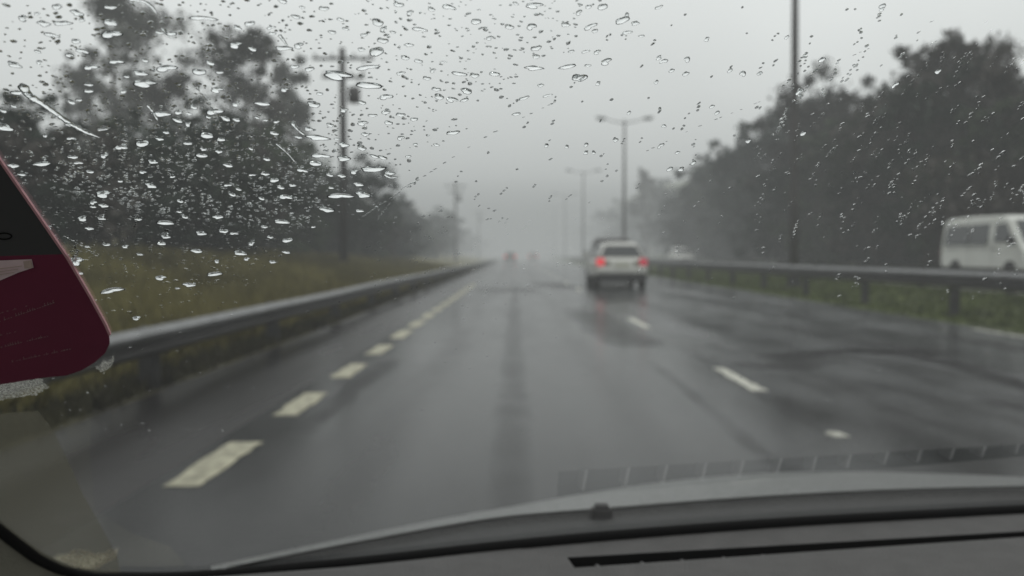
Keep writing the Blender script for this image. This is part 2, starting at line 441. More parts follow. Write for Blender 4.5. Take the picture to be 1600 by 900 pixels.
patch([gp(1010, 560), gp(1080, 615), gp(1180, 700), gp(1240, 745)], .08, .07, m='tar_faint')
patch([gp(1060, 540), gp(1180, 610), gp(1330, 700)], .08, .08, m='tar_faint')
patch([gp(805, 440), gp(803, 500), gp(801, 600), gp(798, 740), gp(795, 900)], .15, .12, m='tar_faint')
patch([gp(905, 480), gp(960, 520), gp(1010, 545)], .5, .4, m='tar_thin')
patch([gp(620, 560), gp(560, 600), gp(470, 680)], .16, .10, m='tar_thin')
patch([gp(845, 441), gp(900, 452)], 1.1, .9, m='tar_thin')

# ------------------------------------------------------------------ guard rails
def w_beam(bm, x, side, z_top, y0, y1, hgt=.31, step=4.0):
    """W profile; side=+1: the corrugation faces +x"""
    prof = [(-.02, 0), (.015, -.004), (.075, -.058), (.075, -.095), (.012, -.135), (.012, -.175), (.075, -.215), (.075, -.255), (.035, -.29), (0, -.31)]
    prof = [(p[0] * side, p[1] * hgt / .31) for p in prof]
    back = [(p[0] - .006 * side, p[1]) for p in prof[::-1]]
    ring = prof + back
    n = max(1, int((y1 - y0) / step)); rings = []
    for j in range(n + 1):
        yy = y0 + (y1 - y0) * j / n
        wob = random.uniform(-.012, .012)
        rings.append([Vector((x + p[0], yy, z_top + p[1] + wob)) for p in ring])
    loft(bm, rings)
def guard_rail(label, x, side, z_top, zg, ypost0, ystep, y0, y1, hgt=.31):
    t = thing('guard_rail', label, 'guard rail', (x, 0, zg))
    bm = bmesh.new(); w_beam(bm, 0, side, z_top - zg, y0, y1, hgt)
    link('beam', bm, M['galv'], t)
    y = ypost0; proto = None
    while y < 130:
        if proto is None:
            bm = bmesh.new()
            box(bm, -side * .16 - .07, -side * .16 + .07, -.075, .075, -.3, z_top - zg - .03, .008)
            box(bm, min(-side * .105, -side * .008), max(-side * .105, -side * .008), -.05, .05, z_top - zg - .26, z_top - zg - .06)
            o = proto = link('post', bm, M['post'], t)
        else:
            o = proto.copy(); C.objects.link(o); o.parent = t
        o.location = (0, y, 0); y += ystep
    return t
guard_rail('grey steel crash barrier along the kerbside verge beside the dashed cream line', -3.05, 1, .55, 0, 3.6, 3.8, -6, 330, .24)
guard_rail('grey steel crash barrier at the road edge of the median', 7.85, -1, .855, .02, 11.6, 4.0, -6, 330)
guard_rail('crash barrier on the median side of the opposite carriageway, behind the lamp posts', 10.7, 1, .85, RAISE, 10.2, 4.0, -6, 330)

# ------------------------------------------------------------------ street lamps
def make_lamp(label):
    t = thing('street_lamp', label, 'street lamp', (0, 0, .2), 0, 'double-arm street lamps on the median')
    bm = bmesh.new(); tube(bm, [(0, 0, -.3), (0, 0, 3), (0, 0, 8), (0, 0, 11.95)], [.155, .135, .11, .08], 12)
    link('pole', bm, M['pole_grey'], t, True)
    bm = bmesh.new(); box(bm, -.24, .24, -.24, .24, -.3, .06, .02); box(bm, -.17, .17, -.17, .17, .06, .5, .02)
    link('base', bm, M['post'], t)
    for s in (-1, 1):
        bm = bmesh.new(); tube(bm, [(0, 0, 11.7), (s * .5, 0, 11.78), (s * 1.2, 0, 11.92), (s * 1.7, 0, 12.05)], [.05, .045, .04, .035], 8)
        link('arm', bm, M['pole_grey'], t, True)
        bm = bmesh.new()
        rings = []
        for u, w, h in ((1.45, .05, .05), (1.6, .14, .10), (1.9, .17, .13), (2.2, .14, .10), (2.35, .05, .04)):
            rings.append([Vector((s * u, math.cos(a) * w, 12.06 + (u - 1.5) * .1 + math.sin(a) * h)) for a in [2 * math.pi * q / 10 for q in range(10)]])
        loft(bm, rings); hd = link('lamp_head', bm, M['lamp_head'], t, True)
        bm = bmesh.new(); box(bm, min(s * 1.65, s * 2.15), max(s * 1.65, s * 2.15), -.1, .1, 11.93, 11.99, .02)
        link('lens', bm, M['lamp_glass'], hd)
    return t
lamp = make_lamp('tall dark lamp post rising out of the picture above the median barrier')
lamp.location = (8.85, 27.2, .1); lamp.rotation_euler = (0, R(-.5), 0)
for y, lb in ((69.5, 'double-arm street lamp standing behind the white car with lit tail lamps'),
              (112, 'misty double-arm street lamp second in line after the white car'),
              (154, 'faint double-arm street lamp in thick mist, third after the white car'),
              (196, 'barely visible street lamp deepest in the mist of the median row'),
              (238, 'ghostly street lamp almost lost in the mist at the end of the median')):
    c = copy_tree(lamp); c.location = (8.75, y, .1); c['label'] = lb; c.rotation_euler = (0, 0, 0)

# ------------------------------------------------------------------ utility poles
def make_upole(label):
    t = thing('utility_pole', label, 'utility pole', (0, 0, 0), 0, 'wooden power poles along the verge')
    bm = bmesh.new(); tube(bm, [(0, 0, -1), (.02, 0, 5), (0, 0, 12.2)], [.19, .165, .125], 10)
    link('pole', bm, M['wood'], t, True)
    for zz, hw in ((11.7, 1.3), (10.7, .9)):
        bm = bmesh.new(); box(bm, -hw, hw, .12, .24, zz - .07, zz + .07, .01)
        ca = link('crossarm', bm, M['wood'], t)
        for xx in (-hw + .1, -hw * .35, hw * .35, hw - .1):
            bm = bmesh.new(); tube(bm, [(xx, .18, zz + .07), (xx, .18, zz + .14), (xx, .18, zz + .2), (xx, .18, zz + .27)], [.03, .07, .045, .06], 8)
            link('insulator', bm, M['ceramic'], ca, True)
    bm = bmesh.new(); tube(bm, [(.45, .2, 9.3), (.45, .2, 9.35), (.45, .2, 10.1), (.45, .2, 10.15)], [.2, .27, .27, .2], 12)
    link('transformer', bm, M['pole_grey'], t, True)
    bm = bmesh.new(); tube(bm, [(.9, .18, 11.7), (.85, .2, 10.9), (.5, .2, 10.15)], .025, 6)
    link('drop_cable', bm, M['rubber'], t)
    return t
up = make_upole('dark wooden power pole with crossarms rising behind the roadside trees')
up.location = (-7.0, 34.5, .4); up.scale = (.95, .95, .74)
for (x, y, lb) in ((-7.0, 98, 'hazy wooden power pole where the kerbside tree line ends'),
                   (-7.0, 158, 'faint wooden power pole deep in the mist beyond the tree line')):
    c = copy_tree(up); c.location = (x, y, .4); c['label'] = lb

# ------------------------------------------------------------------ vehicles
def sring(y, hw, z0, z1, n=20, e=5.0, top_in=0.0):
    """rounded-rectangle ring in the xz plane at y; top_in narrows the top"""
    pts = []
    for k in range(n):
        a = 2 * math.pi * (k + .5) / n
        c, s = math.cos(a), math.sin(a)
        x = math.copysign(abs(c) ** (2 / e), c); z = math.copysign(abs(s) ** (2 / e), s)
        zz = (z + 1) / 2
        pts.append(Vector((x * (hw - top_in * zz), y, z0 + (z1 - z0) * zz)))
    return pts
def make_wheel(parent, x, y, r, w, front=False):
    bm = bmesh.new(); s = 1 if x > 0 else -1
    prof = [(-w / 2, r * .62), (-w / 2, r * .93), (-w * .36, r), (w * .36, r), (w / 2, r * .93), (w / 2, r * .62)]
    seg = 24
    rg = [[bm.verts.new((x + a, y + b * math.cos(2 * math.pi * k / seg), r + b * math.sin(2 * math.pi * k / seg))) for k in range(seg)] for a, b in prof]
    for a, b in zip(rg, rg[1:]):
        for k in range(seg): bm.faces.new((a[k], a[(k + 1) % seg], b[(k + 1) % seg], b[k]))
    wh = link('wheel', bm, M['rubber'], parent, True)
    bm = bmesh.new()
    pr = [(.02, r * .62), (.035, r * .55), (-.01, r * .5), (.0, r * .18), (.03, r * .12), (.03, .001)]
    rg = [[bm.verts.new((x + s * (w / 2 - .04 + a), y + b * math.cos(2 * math.pi * k / seg), r + b * math.sin(2 * math.pi * k / seg))) for k in range(seg)] for a, b in pr]
    for a, b in zip(rg, rg[1:]):
        for k in range(seg): bm.faces.new((a[k], a[(k + 1) % seg], b[(k + 1) % seg], b[k]))
    link('rim', bm, M['rim'], wh, True)

def make_car(name, label, cat, paint, W=1.76, Lg=4.3, roof=1.54, belt=1.05, z0=.38, suv=False, lit=True, tailm=None):
    """rear end at y=0, front at y=Lg, origin on the ground under the rear"""
    t = thing(name, label, cat)
    hw = W / 2; tailm = tailm or M['tail']
    bm = bmesh.new()
    hood_z = belt - (.06 if suv else .12)
    st = [(0.0, hw * .90, z0 + .12, belt - .10), (.06, hw * .96, z0 + .04, belt - .03), (.25, hw, z0, belt), (1.2, hw, z0 - .05, belt + .01), (Lg * .62, hw, z0 - .05, belt),
          (Lg * .72, hw, z0 - .04, belt - .02), (Lg * .85, hw * .98, z0 - .02, hood_z), (Lg * .96, hw * .93, z0, hood_z - .12), (Lg, hw * .82, z0 + .08, hood_z - .22)]
    loft(bm, [sring(y, w, a, b, 28, 6.5) for y, w, a, b in st])
    link('body', bm, paint, t, True)
    # greenhouse
    rb, fb = .10, Lg * .70
    rt, ft = (.28 if suv else .45), Lg * .52
    bm = bmesh.new()
    gh = [(rb, 0), (rt * .6 + rb * .4, .5), (rt, 1)]
    def ring_at(f):                      # plan outline of the cabin at height fraction f
        y0 = rb + (rt - rb) * f; y1 = fb + (ft - fb) * f
        w = hw * .94 - (.27 if not suv else .12) * f
        z = belt - .04 + (roof - belt + .04) * (f if f < 1 else 1)
        out = []
        n = 32
        for k in range(n):
            a = 2 * math.pi * (k + .5) / n; c, s = math.cos(a), math.sin(a); e = 9
            out.append(Vector((math.copysign(abs(c) ** (2 / e), c) * w, (y0 + y1) / 2 + math.copysign(abs(s) ** (2 / e), s) * (y1 - y0) / 2, z)))
        return out
    rg = [ring_at(f) for f in (0, .3, .6, .86)]
    top = ring_at(.97); cen = sum(top, Vector()) / len(top)
    rg.append(top)
    rg.append([cen + (p - cen) * .9 + Vector((0, 0, .03)) for p in top])
    rg.append([cen + (p - cen) * .5 + Vector((0, 0, .05)) for p in top])
    loft(bm, rg); link('cabin', bm, paint, t, True)
    # windows, 4 mm proud of the cabin skin
    def cab(f, side, u):
        y0 = rb + (rt - rb) * f; y1 = fb + (ft - fb) * f; w = hw * .94 - (.27 if not suv else .12) * f
        z = belt - .04 + (roof - belt + .04) * f
        if side == 'rear': return Vector((u * w, y0 - .006, z))
        if side == 'front': return Vector((u * w, y1 + .006, z))
        return Vector((side * (w + .006), y0 + (y1 - y0) * u, z))
    def pane(nm, side, u0, u1, f0, f1, du=0):
        bm = bmesh.new(); quad(bm, [cab(f0, side, u0), cab(f0, side, u1), cab(f1, side, u1 - du), cab(f1, side, u0 + du)])
        link(nm, bm, M['car_glass'], t)
    pane('rear_window', 'rear', -.88, .88, .14, .84, .03)
    pane('windscreen', 'front', -.82, .82, .12, .86, .02)
    for s in (-1, 1):
        pane('side_window', s, .10, .30, .2, .84, .01); pane('side_window', s, .33, .60, .18, .86); pane('side_window', s, .63, .92, .18, .86, .03)
    # tail lamps
    for s in (-1, 1):
        bm = bmesh.new(); x0, x1 = sorted((s * hw * .66, s * hw * .955)); box(bm, x0, x1, -.03, .10, belt - .26, belt - .02, .02)
        link('tail_lamp', bm, (M['tail_dim'] if s > 0 and tailm is M['tail'] else tailm) if lit else M['red_paint'], t)
        bm = bmesh.new(); x0, x1 = sorted((s * hw * .44, s * hw * .655)); box(bm, x0, x1, -.022, .10, belt - .25, belt - .12, .015)
        link('reversing_lamp', bm, M['amber'], t)
        bm = bmesh.new(); x0, x1 = sorted((s * hw * .52, s * hw * .86)); box(bm, x0, x1, Lg - .16, Lg + .0, hood_z - .34, hood_z - .18, .02)
        link('headlight', bm, M['head'], t)
        bm = bmesh.new(); x0, x1 = sorted((s * (hw + .0), s * (hw + .19))); box(bm, x0, x1, Lg * .62, Lg * .62 + .1, belt + .02, belt + .17, .03)
        link('wing_mirror', bm, paint, t)
    bm = bmesh.new(); box(bm, -.25, .25, -.032, .02, belt - .30, belt - .17, .004); link('number_plate', bm, M['plate'], t)
    bm = bmesh.new(); box(bm, -hw * .93, hw * .93, -.07, .12, z0 + .15, z0 + .34, .04); link('bumper', bm, paint, t)
    bm = bmesh.new(); box(bm, -hw * .93, hw * .93, -.085, .3, z0 - .12, z0 + .14, .03); link('lower_bumper', bm, M['black_plastic'], t)
    bm = bmesh.new(); box(bm, -hw * .82, hw * .82, Lg - .10, Lg + .04, z0 - .06, z0 + .14, .03); link('front_bumper', bm, M['black_plastic'], t)
    bm = bmesh.new(); box(bm, -hw * .45, hw * .45, Lg - .05, Lg + .02, hood_z - .34, hood_z - .22, .01); link('grille', bm, M['black_plastic'], t)
    bm = bmesh.new(); box(bm, -hw * .8, hw * .8, .3, Lg - .3, z0 - .14, z0 - .02); link('underbody', bm, M['black_plastic'], t)
    for x in (-hw + .11, hw - .11):
        for y in (.75, Lg - .8): make_wheel(t, x, y, .33 if suv else .31, .21)
    return t

white_car = make_car('car', 'white hatchback with glowing red tail lamps driving ahead in the next lane', 'car', M['white_paint'])
white_car.location = (3.50, 28.3, 0)
suv = make_car('car', 'dark tall car mostly hidden behind the white hatchback', 'car', M['dark_paint'], W=1.92, Lg=4.7, roof=1.93, belt=1.15, z0=.4, suv=True, lit=False)
suv.location = (4.55, 40, 0)
oncar = make_car('car', 'pale oncoming car half hidden behind the barrier beside the white hatchback', 'car', M['white_paint'], roof=1.5, belt=.95, lit=False)
oncar.location = (14.2, 76, RAISE); oncar.rotation_euler = (0, 0, R(180))
far1 = make_car('car', 'distant car with red tail lamps fading into mist in the inner lane', 'car', M['red_paint'], tailm=M['tail_far'])
far1.location = (2.9, 150, 0)
far2 = make_car('car', 'distant dark car with dim red lamps in the mist beside the dashed cream line', 'car', M['dark_paint'], tailm=M['tail_far'])
far2.location = (-.9, 122, 0)

def make_van():
    """front at y=0 facing -y, rear at y=4.75; the side towards the camera is -x"""
    t = thing('van', 'white minibus van driving the other way behind the median barrier', 'van')
    Lg, hw = 4.75, .86
    side = [(0.02, .45), (-.02, .75), (.10, 1.02), (.32, 1.22), (.95, 1.93), (1.25, 2.03), (3.0, 2.07), (4.35, 2.05), (4.60, 1.97), (4.68, 1.80), (4.75, 1.1), (4.76, .60), (4.70, .42), (4.55, .36), (2.4, .34), (.3, .34)]
    bm = bmesh.new(); rings = []
    for f, sc in ((-1, .955), (-.965, .985), (-.90, 1.0)):
        rings.append((f, sc))
    rings = rings + [(-f, s) for f, s in rings[::-1]]
    cy, cz = 2.4, 1.15
    rr = []
    for f, sc in rings:
        rr.append([Vector((f * hw * (1 - .10 * ss(1.15, 2.1, z)), cy + (y - cy) * sc, cz + (z - cz) * sc)) for y, z in side])
    loft(bm, rr); link('body', bm, M['van_paint'], t)
    def X(z, s): return s * (hw * (1 - .10 * ss(1.15, 2.1, z)) + .008)
    def side_poly(nm, pts, s, m, prop=None, off=0):
        bm = bmesh.new(); bm.faces.new([bm.verts.new((X(z, s) + s * off, y, z)) for y, z in pts]); return link(nm, bm, m, t)
    for s in (-1, 1):
        side_poly('side_window', [(4.50, 1.20), (4.40, 1.80), (2.98, 1.82), (2.98, 1.20)], s, M['car_glass'])
        side_poly('side_window', [(2.92, 1.20), (2.92, 1.82), (1.86, 1.82), (1.96, 1.20)], s, M['car_glass'])
        d = side_poly('door', [(1.72, .48), (1.72, 1.90), (1.00, 1.88), (.42, 1.18), (.36, .48)], s, M['van_paint'])
        bm = bmesh.new(); bm.faces.new([bm.verts.new((X(z, s) + s * .006, y, z)) for y, z in [(1.60, 1.26), (1.58, 1.80), (1.06, 1.80), (.62, 1.26)]])
        link('window', bm, M['car_glass'], d)
        bm = bmesh.new(); x0, x1 = sorted((X(1.08, s), X(1.08, s) + s * .03)); box(bm, x0, x1, 1.45, 1.62, 1.05, 1.09, .008); link('handle', bm, M['black_plastic'], d)
        bm = bmesh.new(); x0, x1 = sorted((s * (hw), s * (hw + .2))); box(bm, x0, x1, .52, .62, 1.18, 1.42, .03); link('wing_mirror', bm, M['black_plastic'], t)
        bm = bmesh.new(); x0, x1 = sorted((s * .5, s * .8)); box(bm, x0, x1, -.04, .1, .72, .9, .03); link('headlight', bm, M['head'], t)
        for pts in ([(1.74, .46), (1.74, 1.93), (1.755, 1.93), (1.755, .46)], [(3.02, .46), (3.02, 1.93), (3.035, 1.93), (3.035, .46)],
                    [(4.62, 1.085), (4.62, 1.10), (1.80, 1.10), (1.80, 1.085)], [(4.70, .47), (4.70, .52), (.3, .52), (.3, .47)]):
            side_poly('seam', pts, s, M['black_plastic'], off=.003)
        for y in (.78, 3.75):
            bm = bmesh.new(); n = 18
            bm.faces.new([bm.verts.new((s * (hw + .004), y + .40 * math.cos(math.pi * k / n), .34 + .40 * math.sin(math.pi * k / n))) for k in range(n + 1)])
            link('wheel_arch', bm, M['black_plastic'], t)
            make_wheel(t, s * (hw - .06), y, .33, .2)
        bm = bmesh.new(); x0, x1 = sorted((s * .72, s * .83)); box(bm, x0, x1, 4.72, 4.79, .8, 1.1, .01); link('tail_lamp', bm, M['red_paint'], t)
    bm = bmesh.new(); quad(bm, [(-.72, .335, 1.26), (.72, .335, 1.26), (.66, .88, 1.89), (-.66, .88, 1.89)]); link('windscreen', bm, M['car_glass'], t)
    bm = bmesh.new(); quad(bm, [(-.62, 4.755, 1.25), (.62, 4.755, 1.25), (.58, 4.70, 1.75), (-.58, 4.70, 1.75)]); link('rear_window', bm, M['car_glass'], t)
    bm = bmesh.new(); box(bm, -.84, .84, -.10, .12, .36, .62, .05); link('bumper', bm, M['van_paint'], t)
    bm = bmesh.new(); box(bm, -.45, .45, -.05, .05, .68, .84, .01); link('grille', bm, M['black_plastic'], t)
    bm = bmesh.new(); box(bm, -.26, .26, -.12, -.09, .42, .54, .002); link('number_plate', bm, M['plate'], t)
    return t
van = make_van()
van.location = (14.75, 23.3, RAISE)

# ------------------------------------------------------------------ trees
def crown_tree(seed, h, spread, leaf, n_cl, per, crown_lo=.35, open_=.5, bark='bark'):
    rnd = random.Random(seed)
    tb = bmesh.new()
    top = Vector((rnd.uniform(-.08, .08) * h, rnd.uniform(-.08, .08) * h, h * .93))
    tr = [Vector((0, 0, -.6)), Vector((top.x * .1 + rnd.uniform(-.1, .1), 0, h * .25)), Vector((top.x * .45, top.y * .4, h * .55)), top]
    r0 = h * .018 + .05
    tube(tb, tr, [r0, r0 * .8, r0 * .5, r0 * .12], 8)
    cl = []
    nb = int(9 + open_ * 8)
    for i in range(nb):
        f = crown_lo * .7 + (1 - crown_lo * .7) * (i + rnd.random()) / nb
        f = min(f, .97)
        k = f * 3; a = int(min(2, k)); p = tr[a].lerp(tr[a + 1], k - a) if a > 0 else tr[0].lerp(tr[1], k)
        p.z = max(p.z, f * h * .85)
        ang = rnd.uniform(0, 6.283); reach = spread * (1.15 - .75 * abs(f - .6) / .6) * rnd.uniform(.45, 1.05)
        q = p + Vector((math.cos(ang) * reach, math.sin(ang) * reach, rnd.uniform(.1, .45) * reach))
        q.z = min(q.z, h)
        mid = p.lerp(q, .5) + Vector((0, 0, -.05 * reach))
        tube(tb, [p, mid, q], [r0 * .32, r0 * .2, r0 * .06], 5)
        for _ in range(max(1, int(n_cl / nb))):
            t = rnd.uniform(.35, 1.1); c = p.lerp(q, t) + Vector([rnd.gauss(0, .20 * spread) for _ in range(3)])
            cl.append((c, rnd.uniform(.18, 1.0) * spread * .38))
    for _ in range(4): cl.append((top + Vector([rnd.gauss(0, .12 * spread) for _ in range(3)]), spread * .25))
    for _ in range(9):                                     # twigs that stick out of the outline, each with its own tuft
        f = rnd.uniform(.6, 1.0); k = f * 3; a = int(min(2, k)); p = tr[a].lerp(tr[a + 1], min(1, k - a)); ang = rnd.uniform(0, 6.283)
        q = p + Vector((math.cos(ang) * spread * rnd.uniform(.15, .6), math.sin(ang) * spread * rnd.uniform(.15, .6), spread * rnd.uniform(.2, .42) * (1.2 if f > .85 else .8)))
        tube(tb, [p, p.lerp(q, .6), q], [r0 * .22, r0 * .16, r0 * .08], 4)
        cl.append((q, spread * rnd.uniform(.07, .15)))
    vs, fs = [], []
    for c, r in cl:
        for _ in range(int(per * min(1, .25 + r / (spread * .3)))):
            d = Vector([rnd.gauss(0, 1) for _ in range(3)]).normalized() * (r * rnd.random() ** .6)
            d.z *= .7
            p = c + d
            if p.z < h * .06: continue
            a = Vector([rnd.gauss(0, 1) for _ in range(3)]).normalized()
            b = a.orthogonal().normalized() if rnd.random() < .5 else a.cross(Vector((0, 0, 1))).normalized()
            s = leaf * rnd.uniform(.6, 1.5)
            n = len(vs)
            vs += [p - a * s, p - b * s * .45, p + a * s, p + b * s * .45]
            fs.append((n, n + 1, n + 2, n + 3))
    tme = bpy.data.meshes.new('trunk'); tb.to_mesh(tme); tb.free(); tme.materials.append(M[bark])
    for p in tme.polygons: p.use_smooth = True
    lme = mesh_from('crown', vs, fs)
    return tme, lme, h
VAR = {
    'gum': crown_tree(1, 10, 3.0, .15, 60, 130, .35, .9, 'pale_bark'),
    'gum2': crown_tree(2, 10, 2.4, .15, 46, 130, .42, .6, 'pale_bark'),
    'bushy': crown_tree(3, 8, 3.4, .17, 95, 130, .12, .5),
    'bushy2': crown_tree(4, 8, 3.8, .17, 105, 130, .10, .8),
    'broad': crown_tree(5, 9, 4.3, .18, 110, 130, .15, .9),
    'shrub': crown_tree(6, 3, 1.9, .11, 55, 110, .02, .4),
    'shrub2': crown_tree(8, 3, 2.3, .11, 60, 110, .02, .6),
}
LM = {}
def leaf_mesh(v, mname):
    key = (v, mname)
    if key not in LM:
        me = VAR[v][1].copy(); me.materials.clear(); me.materials.append(M[mname]); LM[key] = me
    return LM[key]
def tree(v, mname, x, y, h, label, cat='tree', group=None, sx=1.0, name=None):
    t = thing(name or ('shrub' if 'shrub' in v else 'tree'), label, cat, (x, y, ground_h(x, y)), random.uniform(0, 6.28), group)
    s = h / VAR[v][2]; t.scale = (s * sx, s * sx, s)
    a = bpy.data.objects.new('trunk', VAR[v][0]); C.objects.link(a); a.parent = t
    b = bpy.data.objects.new('crown', leaf_mesh(v, mname)); C.objects.link(b); b.parent = t
    return t
def tree_px(v, mname, px, py_top, Y, label, sx=1.0, group=None, **kw):
    """a tree whose top stands at that place of the photograph, at distance Y"""
    p = at_y(px, py_top, Y); gz = ground_h(p.x, Y)
    return tree(v, mname, p.x, Y, max(1.5, p.z - gz), label, sx=sx, group=group, **kw)
GL = 'trees in the wood on the kerbside bank'
GR = 'trees in the wood beyond the opposite carriageway'
# kerbside wood
tree_px('gum', 'leaf_pale', 188, -25, 56, 'tallest thin-crowned gum tree of the kerbside wood, cut by the top edge', .85, GL)
tree_px('gum', 'leaf_pale', 385, 48, 52, 'brownish round-headed tree just before the dark power pole', .95, GL)
tree_px('bushy', 'leaf_dark', 30, 165, 25, 'dark bushy tree standing above the maroon card', 1.0, GL)
tree_px('gum2', 'leaf_pale', 462, 95, 66, 'slim open tree rising beside the dark power pole', .8, GL)
tree_px('gum2', 'leaf_pale', 118, 95, 60, 'thin grey tree showing between the bushy tree and the tallest gum', .75, GL)
tree_px('gum', 'leaf_grey', 265, 110, 50, 'airy tree in the gap between the tallest gum and the round-headed tree', .75, GL)
tree_px('gum2', 'leaf_grey', 425, 150, 48, 'airy grey-green tree below the round-headed tree', .9, GL)
SH_L = 'dark dense tree in the lower storey of the kerbside wood'
for (px, py, Y, v, m, sx) in ((300, 190, 30, 'bushy2', 'leaf_dark', 1.0), (245, 250, 26, 'bushy', 'leaf_dark', 1.0), (110, 240, 23, 'bushy2', 'leaf_dark', 1.0),
                              (390, 230, 33, 'bushy', 'leaf_dark', 1.0), (440, 225, 40, 'bushy2', 'leaf_dark', 1.0), (170, 200, 33, 'broad', 'leaf_dark', .9),
                              (-60, 150, 24, 'broad', 'leaf_dark', 1.0), (495, 275, 44, 'bushy', 'leaf_dark', 1.0), (350, 285, 28, 'shrub2', 'leaf_dark', 1.3), (60, 300, 21, 'shrub2', 'leaf_dark', 1.2), (10, 260, 30, 'bushy', 'leaf_dark', 1)):
    tree_px(v, random.choice(['leaf_dark', 'leaf_dark', 'leaf_grey', 'leaf_green']), px, py, Y, SH_L, sx, GL)
tree_px('bushy2', 'leaf_dark', 560, 268, 50, 'dark tree with a pointed top right behind the power pole', .9, GL)
tree_px('broad', 'leaf_dark', 640, 322, 82, 'misty rounded tree where the kerbside wood gets lower', 1.0, GL)
tree_px('bushy', 'leaf_dark', 600, 306, 66, 'dark rounded tree of the kerbside wood next to the pointed one', 1.1, GL)
tree_px('bushy2', 'leaf_dark', 685, 336, 108, 'last clear tree of the kerbside wood before the second power pole', 1.2, GL)
FL = 'mist-veiled tree at the end of the kerbside wood'
for (px, py, Y) in ((530, 315, 62), (660, 340, 95), (705, 350, 135), (725, 362, 165), (740, 368, 200), (752, 372, 240), (765, 374, 290), (700, 340, 150), (560, 330, 76), (600, 340, 88)):
    tree_px(random.choice(['bushy', 'bushy2', 'broad']), 'leaf_dark', px, py, Y, FL, 1.2, GL)
SHB = 'low leafy shrub at the foot of the kerbside wood'
for i in range(26):
    Y = 19 + i * 3.1 + random.uniform(-1, 1); x = -9.0 - random.uniform(0, 3.0) - max(0, (40 - Y)) * .10
    tree(random.choice(['shrub', 'shrub2']), random.choice(['leaf_dark', 'leaf_green', 'leaf_grey']), x, Y, random.uniform(1.8, 3.4), SHB, 'shrub', 'shrubs at the foot of the kerbside wood', 1.1)
# wood beyond the opposite carriageway
tree_px('gum', 'leaf_grey', 1495, 45, 40, 'tree with a single sprig standing above the rest over the white van', .8, GR)
tree_px('broad', 'leaf_grey', 1435, 100, 43, 'grey-brown broad tree to the lamp-post side of the sprigged tree', .85, GR)
tree_px('gum', 'leaf_grey', 1575, 88, 36, 'tree with loose feathery top at the picture edge above the van', .9, GR)
tree_px('broad', 'leaf_grey', 1345, 168, 50, 'rounded tree halfway down the slope of the wooded skyline', .8, GR)
tree_px('bushy2', 'leaf_grey', 1290, 150, 55, 'small-headed tree just beyond the tall dark lamp post', .7, GR)
tree_px('bushy', 'leaf_dark', 1200, 205, 68, 'dark tree just before the tall lamp post on the skyline', 1.0, GR)
tree_px('broad', 'leaf_dark', 1095, 256, 84, 'round dark tree standing out at the low end of the wooded skyline', .75, GR)
tree_px('gum2', 'leaf_grey', 1012, 268, 118, 'hazy slender tree just above the white hatchback', .9, GR)
tree_px('broad', 'leaf_dark', 1040, 290, 128, 'hazy low tree between the slender one and the round dark one', .9, GR)
tree_px('bushy', 'leaf_dark', 1150, 235, 76, 'dark tree filling the dip beside the round dark tree', 1.0, GR)
SR = 'dense dark tree in the body of the wood beyond the opposite carriageway'
for (px, py, Y, v) in ((1530, 150, 38, 'bushy2'), (1460, 170, 40, 'broad'), (1390, 180, 45, 'bushy2'), (1320, 215, 50, 'bushy'), (1250, 225, 57, 'broad'), (1600, 180, 35, 'broad'), (1680, 120, 35, 'broad'),
                       (1370, 255, 42, 'bushy'), (1440, 240, 38, 'bushy'), (1290, 270, 52, 'bushy2'), (1225, 270, 62, 'bushy'), (1180, 290, 68, 'bushy2'), (1120, 300, 80, 'bushy'), (1070, 320, 95, 'bushy2'), (1570, 260, 32, 'shrub2'), (1500, 260, 36, 'bushy'), (1400, 145, 52, 'gum'), (1250, 175, 68, 'broad'), (1540, 105, 48, 'gum2')):
    tree_px(v, random.choice(['leaf_dark', 'leaf_dark', 'leaf_grey', 'leaf_green']), px, py, Y, SR, 1.05, GR)
FR = 'mist-veiled tree at the far end of the wood beyond the opposite carriageway'
for (px, py, Y) in ((985, 320, 150), (960, 330, 180), (940, 340, 215), (920, 350, 260), (1010, 325, 140), (900, 358, 310), (1050, 330, 110)):
    tree_px(random.choice(['bushy', 'bushy2', 'broad']), 'leaf_dark', px, py, Y, FR, 1.25, GR)
SHR = 'low leafy shrub on the bank beyond the opposite carriageway'
for i in range(22):
    Y = 22 + i * 4.2; x = 21.0 + random.uniform(0, 3.5)
    tree(random.choice(['shrub', 'shrub2']), random.choice(['leaf_dark', 'leaf_green']), x, Y, random.uniform(1.4, 2.8), SHR, 'shrub', 'shrubs on the bank beyond the opposite carriageway', 1.2)

# grass blades: verge and median
def blades(x0, x1, y0, y1, n, h, m):
    vs, fs = [], []
    for _ in range(n):
        y = y0 + (y1 - y0) * random.random() ** 1.6; x = random.uniform(x0, x1); z = ground_h(x, y) - .01
        hh = h * random.uniform(.4, 1.3); a = random.uniform(0, 6.28); w = .012 + .02 * random.random() + y * .0006
        dx, dy = math.cos(a) * w, math.sin(a) * w; lx, ly = random.gauss(0, .3) * hh, random.gauss(0, .3) * hh
        k = len(vs); vs += [(x - dx, y - dy, z), (x + dx, y + dy, z), (x + lx, y + ly, z + hh)]; fs.append((k, k + 1, k + 2))
    return struct('grass', mesh_from('grass', vs, fs), m, 'stuff')
blades(-10.5, -3.5, 3, 60, 60000, .38, M['grass'])
blades(-3.6, -3.12, 1, 60, 9000, .13, M['verge_mud'])
blades(7.5, 11.1, 6, 60, 26000, .10, M['median_grass'])

